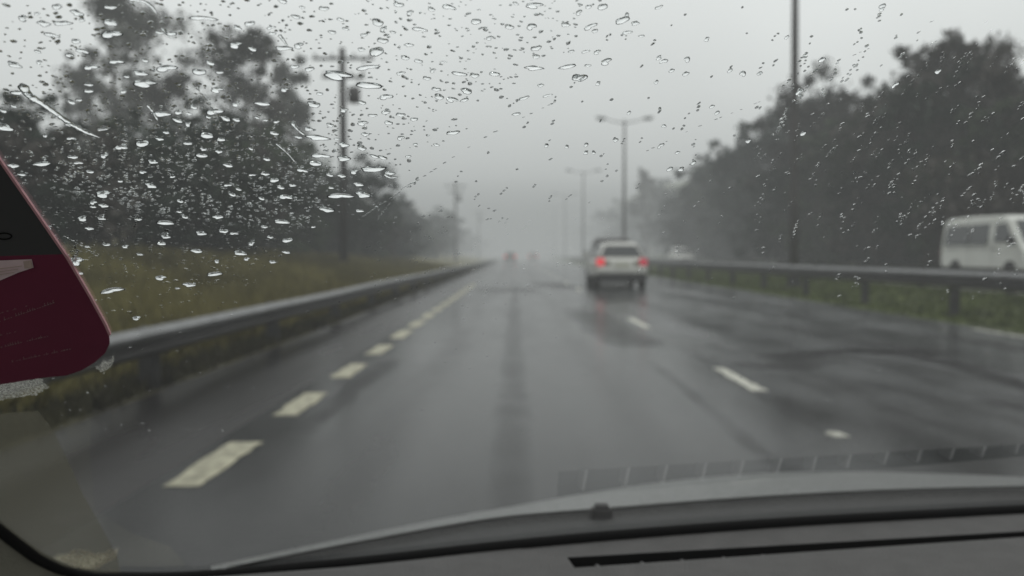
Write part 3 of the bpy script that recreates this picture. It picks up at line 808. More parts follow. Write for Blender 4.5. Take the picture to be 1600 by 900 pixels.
# ------------------------------------------------------------------ haze: a low layer of rain mist over the whole place
HAZE_L = (.455, .47, .467)
for (y0, y1, ztop, SIG, HL) in ((-80, 1400, 17, .0034, 1.0), (62, 1390, 13, .0052, .95), (125, 1380, 12.5, .010, .80)):   # thin near by, thicker down the road
    hz = bmesh.new(); box(hz, -950 + y0 * .01, 950 - y0 * .01, y0, y1, -.5 - y0 * .001, ztop)
    hm = bpy.data.materials.new('rain_mist'); hm.use_nodes = True
    nt = hm.node_tree; nt.nodes.clear()
    out = nt.nodes.new('ShaderNodeOutputMaterial')
    va = nt.nodes.new('ShaderNodeVolumeAbsorption'); va.inputs['Color'].default_value = (0, 0, 0, 1); va.inputs['Density'].default_value = SIG
    ve = nt.nodes.new('ShaderNodeEmission'); ve.inputs['Color'].default_value = (*HAZE_L, 1); ve.inputs['Strength'].default_value = SIG * HL
    ad = nt.nodes.new('ShaderNodeAddShader')
    nt.links.new(va.outputs[0], ad.inputs[0]); nt.links.new(ve.outputs[0], ad.inputs[1]); nt.links.new(ad.outputs[0], out.inputs['Volume'])
    struct('haze', hz, hm, 'stuff')

# ------------------------------------------------------------------ the car the picture is taken from
ZB = H - .317
B1 = at_z(900, 843, ZB); B2 = at_z(1600, 797, ZB)
E1 = (B2 - B1).normalized()                               # along the foot of the windscreen
TC = Vector((E1.y, -E1.x, 0)); TC = TC if TC.y < 0 else -TC   # horizontal, towards the seats
RAKE = R(40)
UP = (TC * math.cos(RAKE) + Vector((0, 0, 1)) * math.sin(RAKE)).normalized()
NO = E1.cross(UP).normalized()
if NO.dot(EYE - B1) < 0: NO = -NO                         # points to the inside
def on_glass(px, py, off=0.0):
    d = ray(px, py); t = (B1 - EYE).dot(NO) / d.dot(NO)
    return EYE + d * t + NO * off
def gl(a, v, off=0.0):
    return B1 + E1 * a + UP * v + NO * off
for q_ in ((0,0),(0,400),(60,450),(400,200),(800,0),(800,200),(800,700),(1300,100),(1600,0),(1600,400)): print('GLASS', q_, round((on_glass(*q_)-EYE).dot(ROT @ Vector((0,0,-1))),3))
def glass_uv(p): return (p - B1).dot(E1), (p - B1).dot(UP)

own = thing('car', 'car the picture is taken from, grey dashboard and wet bonnet below the windscreen', 'car', (0, 0, 0))
SEAL = [(-330, 560), (-150, 700), (-60, 778), (0, 826), (30, 849), (60, 870), (100, 888), (150, 898), (220, 901), (300, 899), (400, 891), (500, 882), (600, 872), (750, 855), (900, 840), (1080, 825), (1250, 813), (1430, 803), (1600, 794), (1800, 784), (2300, 762)]
def smooth_pts(P, n=6):
    out = []
    for i in range(len(P) - 1):
        p0, p1, p2, p3 = [Vector(P[max(0, min(len(P) - 1, j))]) for j in (i - 1, i, i + 1, i + 2)]
        for k in range(n):
            t = k / n
            out.append(.5 * ((2 * p1) + (p2 - p0) * t + (2 * p0 - 5 * p1 + 4 * p2 - p3) * t * t + (3 * p1 - p0 - 3 * p2 + p3) * t ** 3))
    out.append(Vector(P[-1])); return out
seal2 = smooth_pts([(a, b) for a, b in SEAL])
seal3 = [on_glass(p.x, p.y) for p in seal2]
# windscreen: polygon inside the seal
ua = [glass_uv(p) for p in seal3]
poly = ua + [(ua[-1][0], .86), (ua[0][0] + .12, .86)]
gm = bmesh.new(); gm.faces.new([gm.verts.new(gl(a, v)) for a, v in poly])
me = bpy.data.meshes.new('windscreen'); gm.to_mesh(me); gm.free()
if me.polygons[0].normal.dot(NO) < 0: me.flip_normals()
ws = link('windscreen', me, M['glass'], own)
# seal
bm = bmesh.new(); tube(bm, [p + NO * .002 + Vector((0, 0, -.001)) for p in seal3], .0074, 10)
link('windscreen_seal', bm, M['seal'], own, True)

# dashboard top with the long defroster slot
def dash_ab(px, py):
    p = at_z(px, py, ZB); return (p - B1).dot(E1), (p - B1).dot(TC)
sl = [dash_ab(886, 871), dash_ab(886, 888), dash_ab(1600, 830), dash_ab(1600, 839)]
def lin(p, q, a): return p[1] + (q[1] - p[1]) * (a - p[0]) / (q[0] - p[0])
far_e = lambda a: lin(sl[0], sl[2], a)
near_e = lambda a: lin(sl[1], sl[3], a)
dash_edge = [(p - B1).dot(E1) for p in seal3]
i0 = next(i for i, p in enumerate(seal2) if p.x >= 290)
st = []
for p in seal3[i0:]:
    st.append(((p - B1).dot(E1), (p - B1).dot(TC), p.z))
a_l = sl[0][0]
def seal_at(a):
    for s, t in zip(st, st[1:]):
        if s[0] <= a <= t[0]:
            f = (a - s[0]) / (t[0] - s[0]); return s[1] + (t[1] - s[1]) * f, s[2] + (t[2] - s[2]) * f
    return (st[0][1], st[0][2]) if a < st[0][0] else (st[-1][1], st[-1][2])
def D(a, b, z): return B1 + E1 * a + TC * b + Vector((0, 0, z - ZB))
A = sorted(set([st[0][0] - .05 * k for k in range(1, 9)] + [s[0] for s in st] + [a_l, a_l + .004] + [a_l + .02 * k for k in range(1, 40)]))
a_r = A[-1]
dv, df = [], []
cols = []
for a in A:
    sb, sz = seal_at(a)
    if a < st[0][0]: sb += (st[0][0] - a) * .9; sz -= .004
    fe, ne = far_e(a), max(near_e(a), far_e(a) + .012)
    fe = max(fe, sb + .012)
    zf = ZB
    row = [(sb - .004, sz - .004), (sb + .006, sz - .003 if sz < ZB else sz - .004), (sb + (fe - sb) * .5, (sz + ZB) / 2 - .001), (fe, ZB), (ne, ZB), (ne + .05, ZB + .001), (ne + .14, ZB - .002), (ne + .3, ZB - .02), (ne + .5, ZB - .07), (ne + .56, ZB - .16)]
    cols.append(row)
for a, row in zip(A, cols):
    for b, z in row: dv.append(D(a, b, z))
nr = len(cols[0])
for i in range(len(A) - 1):
    for j in range(nr - 1):
        if j == 3 and A[i] >= a_l - 1e-6: continue
        k = i * nr + j; df.append((k, k + 1, k + nr + 1, k + nr))
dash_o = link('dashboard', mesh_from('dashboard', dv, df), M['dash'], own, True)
# slot tray and its vanes
tv, tf = [], []
for a, row in zip(A, cols):
    if a < a_l - 1e-6: continue
    f, n = row[3], row[4]
    tv += [D(a, f[0], ZB), D(a, f[0], ZB - .03), D(a, n[0], ZB - .03), D(a, n[0], ZB)]
for i in range(len(tv) // 4 - 1):
    for j in range(3): k = i * 4 + j; tf.append((k, k + 1, k + 5, k + 4))
tf.append((0, 1, 2, 3))
vent = link('defroster_vent', mesh_from('defroster_vent', tv, tf), M['vent'], dash_o)
a = a_l + .03
while a < a_r - .05:
    bm = bmesh.new(); fe, ne = far_e(a), max(near_e(a), far_e(a) + .012)
    sk = .004
    P = [(a, fe), (a + .003, fe), (a + .003 + sk, ne), (a + sk, ne)]
    lo = [bm.verts.new(D(x, b, ZB - .028)) for x, b in P]; hi = [bm.verts.new(D(x, b, ZB - .009)) for x, b in P]
    bm.faces.new(hi)
    for k in range(4): bm.faces.new((lo[k], lo[(k + 1) % 4], hi[(k + 1) % 4], hi[k]))
    link('vane', bm, M['vane'], vent)
    a += .047 * random.uniform(.92, 1.08)
# pillar trim at the seat-side corner
tvv, tff = [], []
outer = smooth_pts([(-330 - 220, 700), (-150 - 200, 900), (-60 - 150, 960), (-90, 1000), (-60, 1010), (-20, 1030), (30, 1040), (90, 1050), (190, 1060), (290, 1060), (400, 1060)])
lim = [i for i, p in enumerate(seal2) if p.x <= 401]
for i in lim:
    p = seal3[i]; o = outer[min(i, len(outer) - 1)]
    d1 = ray(o.x, o.y); dist = (p - EYE).length
    q = EYE + d1 * dist * .80
    for f in (0, .08, .3, .65, 1.0):
        r_ = p.lerp(q, f) + Vector((0, 0, -.006)) + Vector((0, 0, .018 * math.sin(math.pi * min(1, f * 1.3)) * .6))
        tvv.append(r_)
for i in range(len(lim) - 1):
    for j in range(4): k = i * 5 + j; tff.append((k, k + 1, k + 6, k + 5))
link('pillar_trim', mesh_from('pillar_trim', tvv, tff), M['trim'], own, True)

# bonnet and cowl outside the glass
RE = [(330, 893, 1.02), (400, 877, 1.06), (500, 857, 1.10), (600, 838, 1.13), (700, 820, 1.16), (800, 805, 1.18), (950, 793, 1.2), (1100, 781, 1.22), (1250, 771, 1.22), (1400, 764, 1.22), (1600, 759, 1.20), (1900, 756, 1.18), (2300, 770, 1.14)]
CR = [(330, 886, 1.06), (400, 872, 1.20), (500, 850, 1.35), (600, 829, 1.46), (700, 809, 1.54), (800, 791, 1.60), (950, 765, 1.66), (1100, 746, 1.70), (1250, 737.5, 1.72), (1400, 738, 1.72), (1600, 745, 1.70), (1900, 760, 1.64), (2300, 790, 1.5)]
R3 = [at_y(a, b, c) for a, b, c in smooth_pts(RE, 4)]
C3 = [at_y(a, b, c) for a, b, c in smooth_pts(CR, 4)]
bv, bf = [], []
for p, q in zip(R3, C3):
    w = (q - p)
    back = (q - EYE).normalized()
    for f in (0, .25, .5, .75, 1):
        s = p.lerp(q, f); s = s + Vector((0, 0, .004 * math.sin(math.pi * f))); bv.append(s)
    for f, dz in ((.25, .012), (.6, .04), (1.1, .11), (1.6, .22)):
        bv.append(q + back * .6 * f + Vector((0, 0, -dz)))
for i in range(len(R3) - 1):
    for j in range(8): k = i * 9 + j; bf.append((k, k + 1, k + 10, k + 9))
bon = link('bonnet', mesh_from('bonnet', bv, bf), M['bonnet'], own, True)
cv, cf = [], []
base3 = [on_glass(p.x, p.y + 4) for p in smooth_pts([(a, 0) for a, b, c in RE], 4)]
xs_seal = [(p.x, p.y) for p in seal2]
def seal_y(x):
    for s, t in zip(xs_seal, xs_seal[1:]):
        if s[0] <= x <= t[0] and s[0] > 140: return s[1] + (t[1] - s[1]) * (x - s[0]) / (t[0] - s[0])
    return xs_seal[-1][1]
REs = smooth_pts(RE, 4)
for p, r3 in zip(REs, R3):
    b0 = on_glass(p.x, seal_y(p.x) + 3, -.004)
    for f, dz in ((0, 0), (.3, -.010), (.7, -.016), (.96, -.012), (1.0, -.004)):
        cv.append(b0.lerp(r3, f) + Vector((0, 0, dz)))
for i in range(len(R3) - 1):
    for j in range(4): k = i * 5 + j; cf.append((k, k + 1, k + 6, k + 5))
link('cowl', mesh_from('cowl', cv, cf), M['cowl'], own, True)
# washer nozzle
wp = at_y(940, 802, 1.185)
bm = bmesh.new(); box(bm, -.014, .014, -.012, .014, -.012, .012, .005); box(bm, -.024, .024, -.016, .018, -.016, -.008, .003)
wn = link('washer_nozzle', bm, M['rubber'], bon); wn.location = wp

# ------------------------------------------------------------------ card stuck to the inside of the glass
def px_poly(pts, off): return [on_glass(x, y, off) for x, y in pts]
CT = 'card'
card = thing('windscreen_card', 'dark grey and maroon card with a rounded corner stuck inside the windscreen', 'card', tuple(on_glass(60, 450, .004)))
cinv = Matrix.Translation(-card.location)
edge = [(-6, 238), (30, 290), (105, 399), (140, 459), (164, 503)]
corner = [(171, 520), (172, 533), (165, 548), (148, 563), (128, 575), (104, 583), (70, 586), (0, 597), (-40, 603)]
def card_mesh(name, pts, off, m, thick=0, parent=None):
    P = [cinv @ p for p in px_poly(pts, off)]
    bm = bmesh.new(); f = bm.faces.new([bm.verts.new(p) for p in P])
    if thick:
        r = bmesh.ops.extrude_face_region(bm, geom=[f]); bmesh.ops.translate(bm, verts=[v for v in r['geom'] if isinstance(v, bmesh.types.BMVert)], vec=NO * thick)
    return link(name, bm, m, parent or card)
card_mesh('lower_panel', [(-60, 402), (0, 396), (104, 393), (105, 399), (140, 459), (164, 503)] + corner + [(-60, 606)], .0010, M['card_maroon'], .0010)
card_mesh('upper_panel', [(-60, 170), (-40, 190), (-6, 238), (30, 290), (101, 393), (0, 396), (-60, 402)], .0010, M['card_grey'], .0010)
eo = [(-42, 187), (-6, 238), (30, 290), (105, 399), (140, 459), (164, 503), (171.5, 520)]
card_mesh('edge', [(x + 2.6, y - 1.4) for x, y in eo] + [(x - .6, y + .3) for x, y in eo[::-1]], .0008, M['card_edge'], .0016)
card_mesh('printed_patch', [(-50, 403), (0, 402), (51, 400), (54, 413), (30, 421), (0, 434), (-50, 452)], .0024, M['card_pink'])
card_mesh('printed_patch', [(38, 402.5), (50, 401), (53, 412), (40, 414)], .0028, M['card_cream'])
for k in range(3):
    card_mesh('printed_line', [(-20, 416 + k * 5), (36 - k * 6, 409 + k * 5), (36 - k * 6, 410 + k * 5), (-20, 417.2 + k * 5)], .0029, M['card_cream'])
rnd = random.Random(3)
bm = bmesh.new()
for (x0, y0, x1, y1, hh) in ((-10, 488, 42, 474, 5), (-8, 501, 84, 469, 6), (-10, 522, 26, 514, 5), (-8, 541, 76, 521, 6), (20, 561, 112, 541, 6)):   # faint small print
    x = x0
    while x < x1:
        wd = rnd.uniform(1.6, 3.6); f = (x - x0) / (x1 - x0); yb = y0 + (y1 - y0) * f; h2 = hh * rnd.uniform(.4, 1)
        if rnd.random() < .82:
            P = [cinv @ on_glass(*q, .0024) for q in ((x, yb), (x + wd, yb - wd * .25), (x + wd, yb - wd * .25 - h2 * .28), (x, yb - h2 * .28))]
            bm.faces.new([bm.verts.new(p) for p in P])
            if rnd.random() < .5:
                P = [cinv @ on_glass(*q, .0025) for q in ((x, yb + .2), (x + .8, yb), (x + .8, yb - h2), (x, yb - h2))]
                bm.faces.new([bm.verts.new(p) for p in P])
        x += wd + rnd.uniform(.6, 2)
link('small_print', bm, M['card_print'], card)
bm = bmesh.new()
P = []
for k in range(16):
    a0, a1 = 2 * math.pi * k / 16, 2 * math.pi * (k + 1) / 16
    q = [(8 + 13 * math.cos(a0), 364 + 6 * math.sin(a0)), (8 + 13 * math.cos(a1), 364 + 6 * math.sin(a1)), (8 + 10.5 * math.cos(a1), 364 + 3.6 * math.sin(a1)), (8 + 10.5 * math.cos(a0), 364 + 3.6 * math.sin(a0))]
    bm.faces.new([bm.verts.new(cinv @ on_glass(*z, .0024)) for z in q])
link('printed_ring', bm, M['seal'], card)

# torn remains of old stickers and the pillar trim's reflection painted as a film
def ragged(pts, n=5, amp=3.5, seed=1):
    r = random.Random(seed); out = []
    for i in range(len(pts)):
        p, q = Vector(pts[i]), Vector(pts[(i + 1) % len(pts)])
        for k in range(n):
            t = p.lerp(q, k / n); out.append((t.x + r.uniform(-amp, amp), t.y + r.uniform(-amp, amp) * .6))
    return out
M['residue'] = film_mat('sticker_residue', (.50, .50, .46), .85, 900, .30, .70)
M['residue2'] = film_mat('sticker_residue_cream', (.50, .46, .36), .9, 420, .35, .62)
M['reflection_film'] = film_mat('painted_reflection', (.14, .135, .105), .62, 9, -.6, .45, 3)
def residue(name, label, pts, m, seed, off=.0015):
    bm = bmesh.new(); bm.faces.new([bm.verts.new(on_glass(x, y, off)) for x, y in ragged(pts, seed=seed)])
    bmesh.ops.triangulate(bm, faces=bm.faces)
    return tag(link(name, bm, m), label, 'residue')
residue('sticker_residue', 'torn whitish strip of sticker residue under the maroon card', [(-30, 600), (40, 592), (62, 588), (80, 603), (55, 614), (10, 620), (-30, 628)], M['residue'], 1)
residue('sticker_residue', 'small whitish scrap of residue beside the rounded corner of the card', [(150, 573), (160, 562), (180, 555), (178, 565), (160, 577)], M['residue'], 2)
residue('sticker_residue', 'torn cream patch of residue at the lower corner of the windscreen', [(95, 868), (120, 856), (160, 862), (186, 853), (178, 872), (150, 886), (110, 884)], M['residue2'], 3)
bm = bmesh.new(); bm.faces.new([bm.verts.new(on_glass(x, y, .0012)) for x, y in [(-90, 650), (60, 640), (85, 672), (105, 715), (130, 770), (158, 820), (184, 868), (188, 893), (150, 893), (100, 883), (60, 864), (30, 843), (0, 820), (-60, 772), (-90, 748)]])
bmesh.ops.triangulate(bm, faces=bm.faces)
link('painted_reflection', bm, M['reflection_film'], ws)

# ------------------------------------------------------------------ rain on the glass
def drop_mesh(seed, seg=22, rings=6, flat=.34, wob=.16, sag=0.0):
    r = random.Random(seed)
    ph = [r.uniform(0, 6.28) for _ in range(4)]; am = [wob * r.uniform(.3, 1) / (k + 1) for k in range(4)]
    vs, fs = [], []
    def rad(t): return 1 + sum(am[k] * math.cos((k + 2) * t + ph[k]) for k in range(4))
    for i in range(rings):
        f = 1 - i / rings
        for k in range(seg):
            t = 2 * math.pi * k / seg; q = rad(t) * f
            bend = sag * (math.cos(t) * f) ** 2
            vs.append((math.cos(t) * q, math.sin(t) * q + bend - .22 * (1 - f * f), flat * (1 - f * f)))
    vs.append((0, -.22, flat))
    for i in range(rings - 1):
        for k in range(seg):
            a = i * seg + k; b = i * seg + (k + 1) % seg; fs.append((a, b, b + seg, a + seg))
    for k in range(seg): fs.append(((rings - 1) * seg + k, (rings - 1) * seg + (k + 1) % seg, rings * seg))
    fs.append(tuple(range(seg))[::-1])
    return vs, fs
drop_meshes = []
for s in range(9):
    v, f = drop_mesh(s, flat=(.66, .56, .74)[s % 3], wob=(.2, .3, .4)[s % 3], sag=(0, .0, -.25, .2)[s % 4])
    me = mesh_from('raindrop', v, f); me.materials.append(M['water'])
    for p in list(me.polygons)[:-1]: p.use_smooth = True
    drop_meshes.append(me)
BASE = Matrix((E1, UP, -NO)).transposed().to_4x4()        # local x along the foot, y up the slope, z outwards
if BASE.determinant() < 0: print('left-handed drop base')
def drop_matrix(px, py, w, ar, rot, hs=1.0):
    p = on_glass(px, py, -.0008); dist = (p - EYE).length
    sx = w / 2 * dist / FPX; sy = sx * ar
    return Matrix.Translation(p) @ BASE @ Matrix.Rotation(rot, 4, 'Z') @ Matrix.Diagonal((sx, sy, (sx * sy) ** .5 * hs, 1))
GD = 'raindrops clinging to the windscreen'
n_big = 0
def add_drop(px, py, w, ar, rot, label):
    global n_big
    o = bpy.data.objects.new('raindrop', drop_meshes[(n_big * 5 + int(px)) % 9]); C.objects.link(o)
    o.matrix_world = drop_matrix(px, py, w, ar, rot); tag(o, label, 'raindrop', GD); n_big += 1
    return o
BIG = [(172,13,17),(172,37,19),(172,55,21),(97,38,24),(315,30,28),(34,30,12),(57,23,8),(88,12,14),(79,56,15),(22,103,17),(118,66,12),(127,81,13),(107,88,12),(371,45,12),(367,72,20),(328,100,14),(343,115,12),(311,114,20),(338,142,20),(258,108,22),(219,116,20),(224,132,34),(180,98,16),(138,134,12),(138,144,14),(30,147,20),(123,158,9),(251,180,26),(277,190,16),(334,176,20),(368,165,14),(352,187,16),(323,213,20),(222,226,20),(5,200,22),(293,226,14),(315,245,18),(113,247,14),(65,258,24),(20,261,14),(140,270,12),(235,292,16),
(441,3,14),(506,15,14),(472,13,8),(462,28,14),(532,32,12),(540,47,10),(519,52,12),(590,37,18),(623,9,16),(701,12,16),(674,16,12),(655,47,18),(744,35,16),(765,61,12),(614,52,10),(598,65,16),(443,77,24),(466,73,16),(588,82,22),(639,72,14),(633,92,14),(654,97,14),(573,107,26),(526,119,44),(576,135,40),(718,117,24),(773,117,18),(729,144,18),(626,116,14),(676,112,10),(667,124,12),(686,153,16),(706,157,20),(726,158,14),(444,142,14),(410,164,24),(490,165,20),(537,174,14),(582,182,14),(603,177,14),(626,181,14),(647,188,12),(566,194,18),(537,228,16),(496,217,34),(466,216,12),(482,203,14),(708,209,20),(626,217,12),(649,227,8),(682,228,10),(500,245,22),(493,257,20),(537,249,20),(585,246,16),(598,248,16),(609,272,16),(583,266,40),(515,275,14),(553,270,14),(560,290,16),(428,210,16),(638,246,10),
(806,7,10),(834,10,28),(920,12,10),(942,12,16),(973,33,22),(993,38,12),(1030,13,12),(884,40,14),(922,43,16),(980,52,12),(1003,58,10),(930,50,10),(838,77,16),(915,82,10),(893,82,10),(838,90,12),(834,108,26),(887,106,26),(947,98,18),(933,83,12),(906,123,22),(919,104,10),(845,135,10),(819,155,16),(807,180,14),(855,151,12),
(160,305,22),(128,343,16),(158,343,12),(139,359,12),(258,350,26),(314,366,16),(340,341,16),(252,382,14),(307,394,18),(375,397,20),(166,384,12),(195,387,12),(335,430,24),(173,456,26),(117,410,22),(295,447,18),(277,452,8),(218,399,10),(250,436,18),
(530,308,30),(567,306,22),(510,329,22),(562,331,14),(440,348,24),(449,377,18),(447,396,14),(422,372,10)]
LBL = {(526,119): 'widest flat raindrop, across the top of the dark power pole', (576,135): 'second widest flat raindrop, joined to the widest one by the pole top',
       (583,266): 'long tilted raindrop beside the pole in front of the pointed tree', (224,132): 'broad raindrop over the tallest gum tree', (496,217): 'long flat raindrop just before the dark pole above the skyline',
       (315,30): 'dark-topped raindrop alone in the sky between the two tall kerbside trees', (30,147): 'bright raindrop under the head of the dark water trail'}
for (x, y, w) in BIG:
    lb = LBL.get((x, y))
    tilt = random.gauss(0, .16) + ((.35 if (x + y * 1.5) > 950 and x > 700 else 0)) + (.3 if (x, y) == (583, 266) else 0)
    ar = random.uniform(.45, .75) if w < 24 else random.uniform(.30, .42)
    add_drop(x, y, w * (1.0 if w > 20 else .95), ar, tilt, lb or ('broad clear raindrop among the scattered rain on the unwiped glass' if w >= 12 else 'small round raindrop on the unwiped glass'))

# density of rain over the glass, in photograph coordinates: unwiped upper-left glass is thick with drops
def unwiped(x, y):
    """1 over the glass the wiper misses, 0 inside its sweep"""
    if x < 0 or y > 620: return 0
    edge = 1015 - (y / 62) * 22 if y < 62 else 993 - (y - 62) * 1.28
    d = edge - x
    low = 520 - max(0, x - 150) * .10
    if x < 120: low = 470
    if x > 400: low = 455 - (x - 400) * .72
    e = low - y
    return max(0, min(1, d / 60)) * max(0, min(1, e / 50))
def dens(x, y):
    u = unwiped(x, y)
    thick = math.exp(-((x - 330) / 260) ** 2 - ((y - 290) / 120) ** 2)
    return u * (.30 + 1.0 * thick)
rr = random.Random(11)
placed = [(x, y, w) for x, y, w in BIG]
def free(x, y, w, k=.6):
    for a, b, c in placed:
        if abs(a - x) < (c + w) * k and abs(b - y) < (c + w) * k * .5: return False
    return True
nmed = 0
while n_big < 262:
    x, y = rr.uniform(0, 1010), rr.uniform(0, 520)
    if rr.random() > dens(x, y): continue
    w = rr.choice((8, 9, 10, 11, 13, 15))
    if not free(x, y, w): continue
    placed.append((x, y, w))
    add_drop(x, y, w, rr.uniform(.5, .85), rr.gauss(.05, .2), 'broad clear raindrop among the scattered rain on the unwiped glass' if w >= 12 else 'small round raindrop on the unwiped glass')
# small drops on the wiped glass, slanting in pairs with the airflow
SP = [(980,25),(1105,63),(1030,92),(1038,97),(1075,94),(1050,112),(1072,117),(1026,130),(935,132),(1141,112),(1162,116),(1188,116),(983,178),(1121,178),(1113,168),(1038,198),(854,229),(886,231),(916,228),(916,240),(928,240),(962,220),(1033,229),(1059,240),(1084,256),(1170,222),(1047,266),(1065,266),(1256,200+10),(1250,145),(1285,95),(1230,60),(1380,11),(1379,16),(1467,113),(1400,134),(1510,62),(1487,66),(1403,134)]
for x, y in SP:
    if n_big >= 298: break
    add_drop(x, y, rr.uniform(6, 8.5), 1.3, rr.gauss(-.5, .3), 'tiny raindrop on the wiped glass')
# everything smaller: one sheet of fine rain specks
sv, sf = [], []
def speck(px, py, w, ar, rot, seg=9, rings=3):
    mtx = drop_matrix(px, py, w, ar, rot); n = len(sv)
    v, f = SPK[rr.randrange(len(SPK))]
    for p in v: sv.append(mtx @ Vector(p))
    for q in f: sf.append(tuple(i + n for i in q))
SPK = [drop_mesh(50 + s, 9, 4, .72, .18) for s in range(6)]
cnt = 0
while cnt < 2900:
    x, y = rr.uniform(0, 1010), rr.uniform(0, 540)
    if rr.random() > dens(x, y) ** 1.3: continue
    w = rr.choice((2.5, 3, 3.5, 4, 4.5, 5, 6, 8))
    if not free(x, y, w, .45): continue
    speck(x, y, w, rr.uniform(.5, .95), rr.gauss(0, .3)); placed.append((x, y, w)) if w > 6 else None; cnt += 1
def chain(x, y, n, ang, step):
    for k in range(n):
        speck(x + math.cos(ang) * step * k + rr.uniform(-2, 2), y - math.sin(ang) * step * k + rr.uniform(-1.5, 1.5), rr.uniform(2.6, 5.0), rr.uniform(.9, 1.8), rr.gauss(-.5, .25))
for _ in range(260):                                       # specks in the sweep
    x, y = rr.uniform(640, 1640), rr.uniform(10, 560)
    if unwiped(x, y) > .1 or y > 470: continue
    chain(x, y, rr.choice((1, 1, 2, 2, 3)), rr.uniform(.8, 1.6), rr.uniform(4, 9))
for _ in range(190):
    x, y = rr.uniform(1180, 1640), rr.uniform(90, 400)
    chain(x, y, rr.choice((1, 2, 3, 4)), rr.uniform(.7, 1.3), rr.uniform(4, 9))
for _ in range(60):
    x, y = rr.uniform(560, 780), rr.uniform(320, 480)
    chain(x, y, rr.choice((1, 2)), rr.uniform(-.6, .6), rr.uniform(4, 9))
for _ in range(60):
    x, y = rr.uniform(60, 400), rr.uniform(430, 680)
    speck(x, y, rr.uniform(2.5, 5), .6, rr.gauss(0, .3))
for _ in range(70):
    x, y = rr.uniform(480, 1600), rr.uniform(440, 690)
    speck(x, y, rr.uniform(2.5, 4.5), .8, rr.gauss(0, .4))
# fine arcs left by the wiper blade
def arc(pts, dens_, w):
    P = smooth_pts(pts, 14)
    for a, b in zip(P, P[1:]):
        if rr.random() < dens_:
            t = a.lerp(b, rr.random()); speck(t.x, t.y, w * rr.uniform(.6, 1.3), .35, math.atan2(a.y - b.y, b.x - a.x) + rr.gauss(0, .1))
arc([(985, 250), (1090, 200), (1200, 155), (1330, 90), (1480, 25)], .5, 5)
arc([(1180, 245), (1300, 100 + 60), (1420, 90), (1475, 60)], .25, 5)
arc([(560, 345), (600, 318), (640, 292), (760, 215), (870, 160)], .6, 6)
arc([(300, 130), (330, 170), (345, 200)], .5, 6); arc([(590, 345), (625, 300), (650, 285)], .9, 5)
arc([(100, 372), (130, 388), (150, 402)], .9, 7)
me = mesh_from('rain', sv, sf); me.materials.append(M['water'])
for p in me.polygons:
    if len(p.vertices) < 9: p.use_smooth = True
o = bpy.data.objects.new('rain', me); C.objects.link(o); o['kind'] = 'stuff'

# running water trails: low ridges of water with a thicker head
def trail(pts, w, label, head=1.0):
    P2 = smooth_pts(pts, 8); vs, fs = [], []; n = len(P2); K = 7
    for i, p in enumerate(P2):
        a = P2[max(0, i - 1)]; b = P2[min(n - 1, i + 1)]
        c3 = on_glass(p.x, p.y, -.0008); d3 = (on_glass(b.x, b.y) - on_glass(a.x, a.y)).normalized(); s3 = NO.cross(d3)
        t = i / (n - 1); ww = w * (1 - .55 * t) * min(1, .25 + t * 12) * min(1, .12 + (1 - t) * 6) * rr.uniform(.85, 1.15) / 2 * (c3 - EYE).length / FPX
        for k in range(K):
            u = -1 + 2 * k / (K - 1); vs.append(c3 + s3 * u * ww + UP * (-ww * .45 * (1 - u * u)) - NO * (ww * 1.05 * (1 - u * u)))
    for i in range(n - 1):
        for k in range(K - 1): q = i * K + k; fs.append((q, q + 1, q + K + 1, q + K))
        q = i * K; fs.append((q + K - 1, q, q + K, q + 2 * K - 1))
    fs.append(tuple(range(K))); fs.append(tuple((n - 1) * K + k for k in range(K))[::-1])
    bm = bmesh.new(); me = mesh_from('water_trail', vs, fs); bm.from_mesh(me)
    o = link('water_trail', bm, M['water'], smooth=True); return tag(o, label, 'water trail', 'water trails on the windscreen')
trail([(33, 132), (44, 150), (68, 165), (100, 188), (128, 205), (156, 217)], 14, 'dark curved water trail running down over the bushy kerbside tree')
trail([(152, 205), (170, 203)], 5, 'short bright water streak at the lower end of the dark curved trail')
trail([(200, 0), (222, 3), (236, 12), (244, 22)], 7, 'bright curved water streak at the top edge over the tallest gum')
trail([(252, 45), (258, 52), (266, 62)], 5, 'short slanting water streak on the sky side of the tallest gum')
trail([(229, 165), (238, 176), (246, 190)], 6, 'curved water streak running into a bright drop below the tallest gum crown')
trail([(436, 56), (444, 66), (449, 74)], 6, 'short dark streak running into a drop at the brownish tree top')
trail([(456, 193), (464, 203), (476, 213)], 7, 'slanting water streak just before the long flat raindrop')
trail([(601, 274), (610, 279), (622, 278)], 6, 'hooked water streak beside the pole under the long tilted drop')
trail([(430, 225), (448, 240), (462, 256)], 4, 'thin slanting streak over the slim open tree')
trail([(905, 128), (914, 121)], 5, 'thin tilted streak in the sky at the end of the rain-dotted glass')

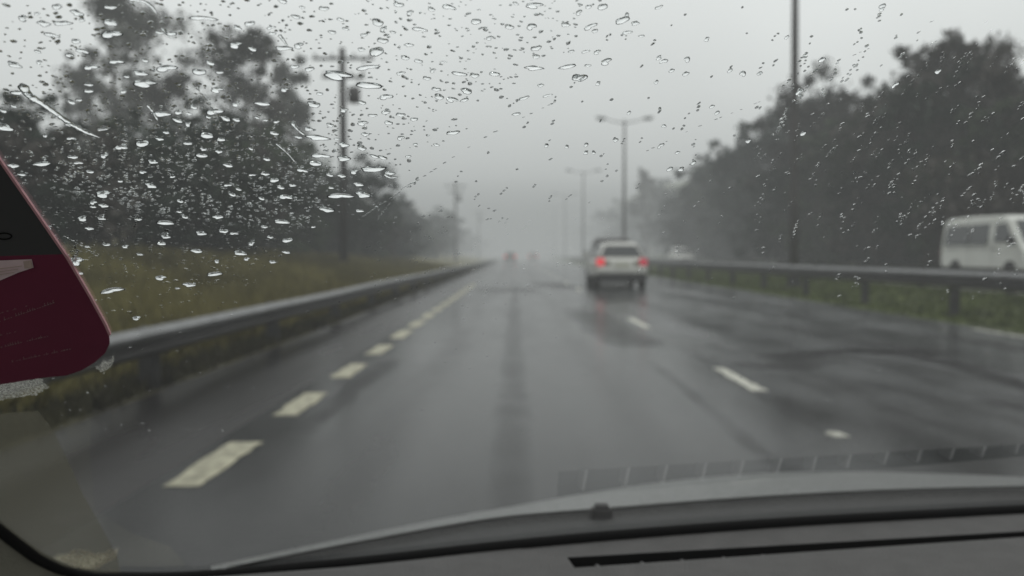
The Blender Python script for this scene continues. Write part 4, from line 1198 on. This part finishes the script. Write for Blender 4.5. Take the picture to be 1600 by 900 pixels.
# ------------------------------------------------------------------ light
w = bpy.data.worlds.new('World'); scene.world = w; w.use_nodes = True
nt = w.node_tree; nt.nodes.clear(); L = nt.links.new
wo = nt.nodes.new('ShaderNodeOutputWorld'); bg = nt.nodes.new('ShaderNodeBackground')
sky = nt.nodes.new('ShaderNodeTexSky'); sky.sky_type = 'NISHITA'; sky.sun_disc = False
SE, SR_ = R(58), R(35)
sky.sun_elevation = SE; sky.sun_rotation = SR_; sky.air_density = 1.5; sky.dust_density = 6
hs = nt.nodes.new('ShaderNodeHueSaturation'); hs.inputs['Saturation'].default_value = .12
L(sky.outputs[0], hs.inputs['Color'])
tc = nt.nodes.new('ShaderNodeTexCoord'); sx = nt.nodes.new('ShaderNodeSeparateXYZ'); L(tc.outputs['Generated'], sx.inputs[0])
rp = nt.nodes.new('ShaderNodeValToRGB')
e = rp.color_ramp.elements
e[0].position = 0.0; e[0].color = (.60, .615, .61, 1); e[1].position = .6; e[1].color = (1.12, 1.13, 1.13, 1)
x = e.new(.11); x.color = (.84, .86, .855, 1); x = e.new(.29); x.color = (1.0, 1.02, 1.015, 1)
L(sx.outputs['Z'], rp.inputs['Fac'])
n = nt.nodes.new('ShaderNodeTexNoise'); n.inputs['Scale'].default_value = 2.2; n.inputs['Detail'].default_value = 3
L(tc.outputs['Generated'], n.inputs['Vector'])
mr = nt.nodes.new('ShaderNodeMapRange'); mr.inputs['From Min'].default_value = .3; mr.inputs['From Max'].default_value = .7
mr.inputs['To Min'].default_value = 9.0; mr.inputs['To Max'].default_value = 10.6
L(n.outputs['Fac'], mr.inputs['Value'])
sc = nt.nodes.new('ShaderNodeVectorMath'); sc.operation = 'SCALE'; L(rp.outputs['Color'], sc.inputs[0]); L(mr.outputs['Result'], sc.inputs['Scale'])
mx = nt.nodes.new('ShaderNodeMix'); mx.data_type = 'RGBA'; mx.inputs['Factor'].default_value = .90
L(hs.outputs[0], mx.inputs['A']); L(sc.outputs[0], mx.inputs['B']); L(mx.outputs['Result'], bg.inputs['Color'])
bg.inputs['Strength'].default_value = .1
L(bg.outputs[0], wo.inputs['Surface'])
sd = bpy.data.lights.new('sun', 'SUN'); sd.energy = .5; sd.angle = R(20); sd.color = (1, .97, .93)
so = bpy.data.objects.new('sun', sd); C.objects.link(so)
sdir = Vector((math.sin(SR_) * math.cos(SE), math.cos(SR_) * math.cos(SE), math.sin(SE)))
so.rotation_euler = sdir.to_track_quat('Z', 'Y').to_euler()

scene.view_settings.view_transform = 'Standard'; scene.view_settings.look = 'None'; scene.view_settings.exposure = 0
cy = scene.cycles
cy.use_denoising = True
cy.max_bounces = 8; cy.transmission_bounces = 6; cy.glossy_bounces = 4; cy.diffuse_bounces = 3; cy.transparent_max_bounces = 12
cy.caustics_reflective = False; cy.caustics_refractive = False
cy.sample_clamp_indirect = 6
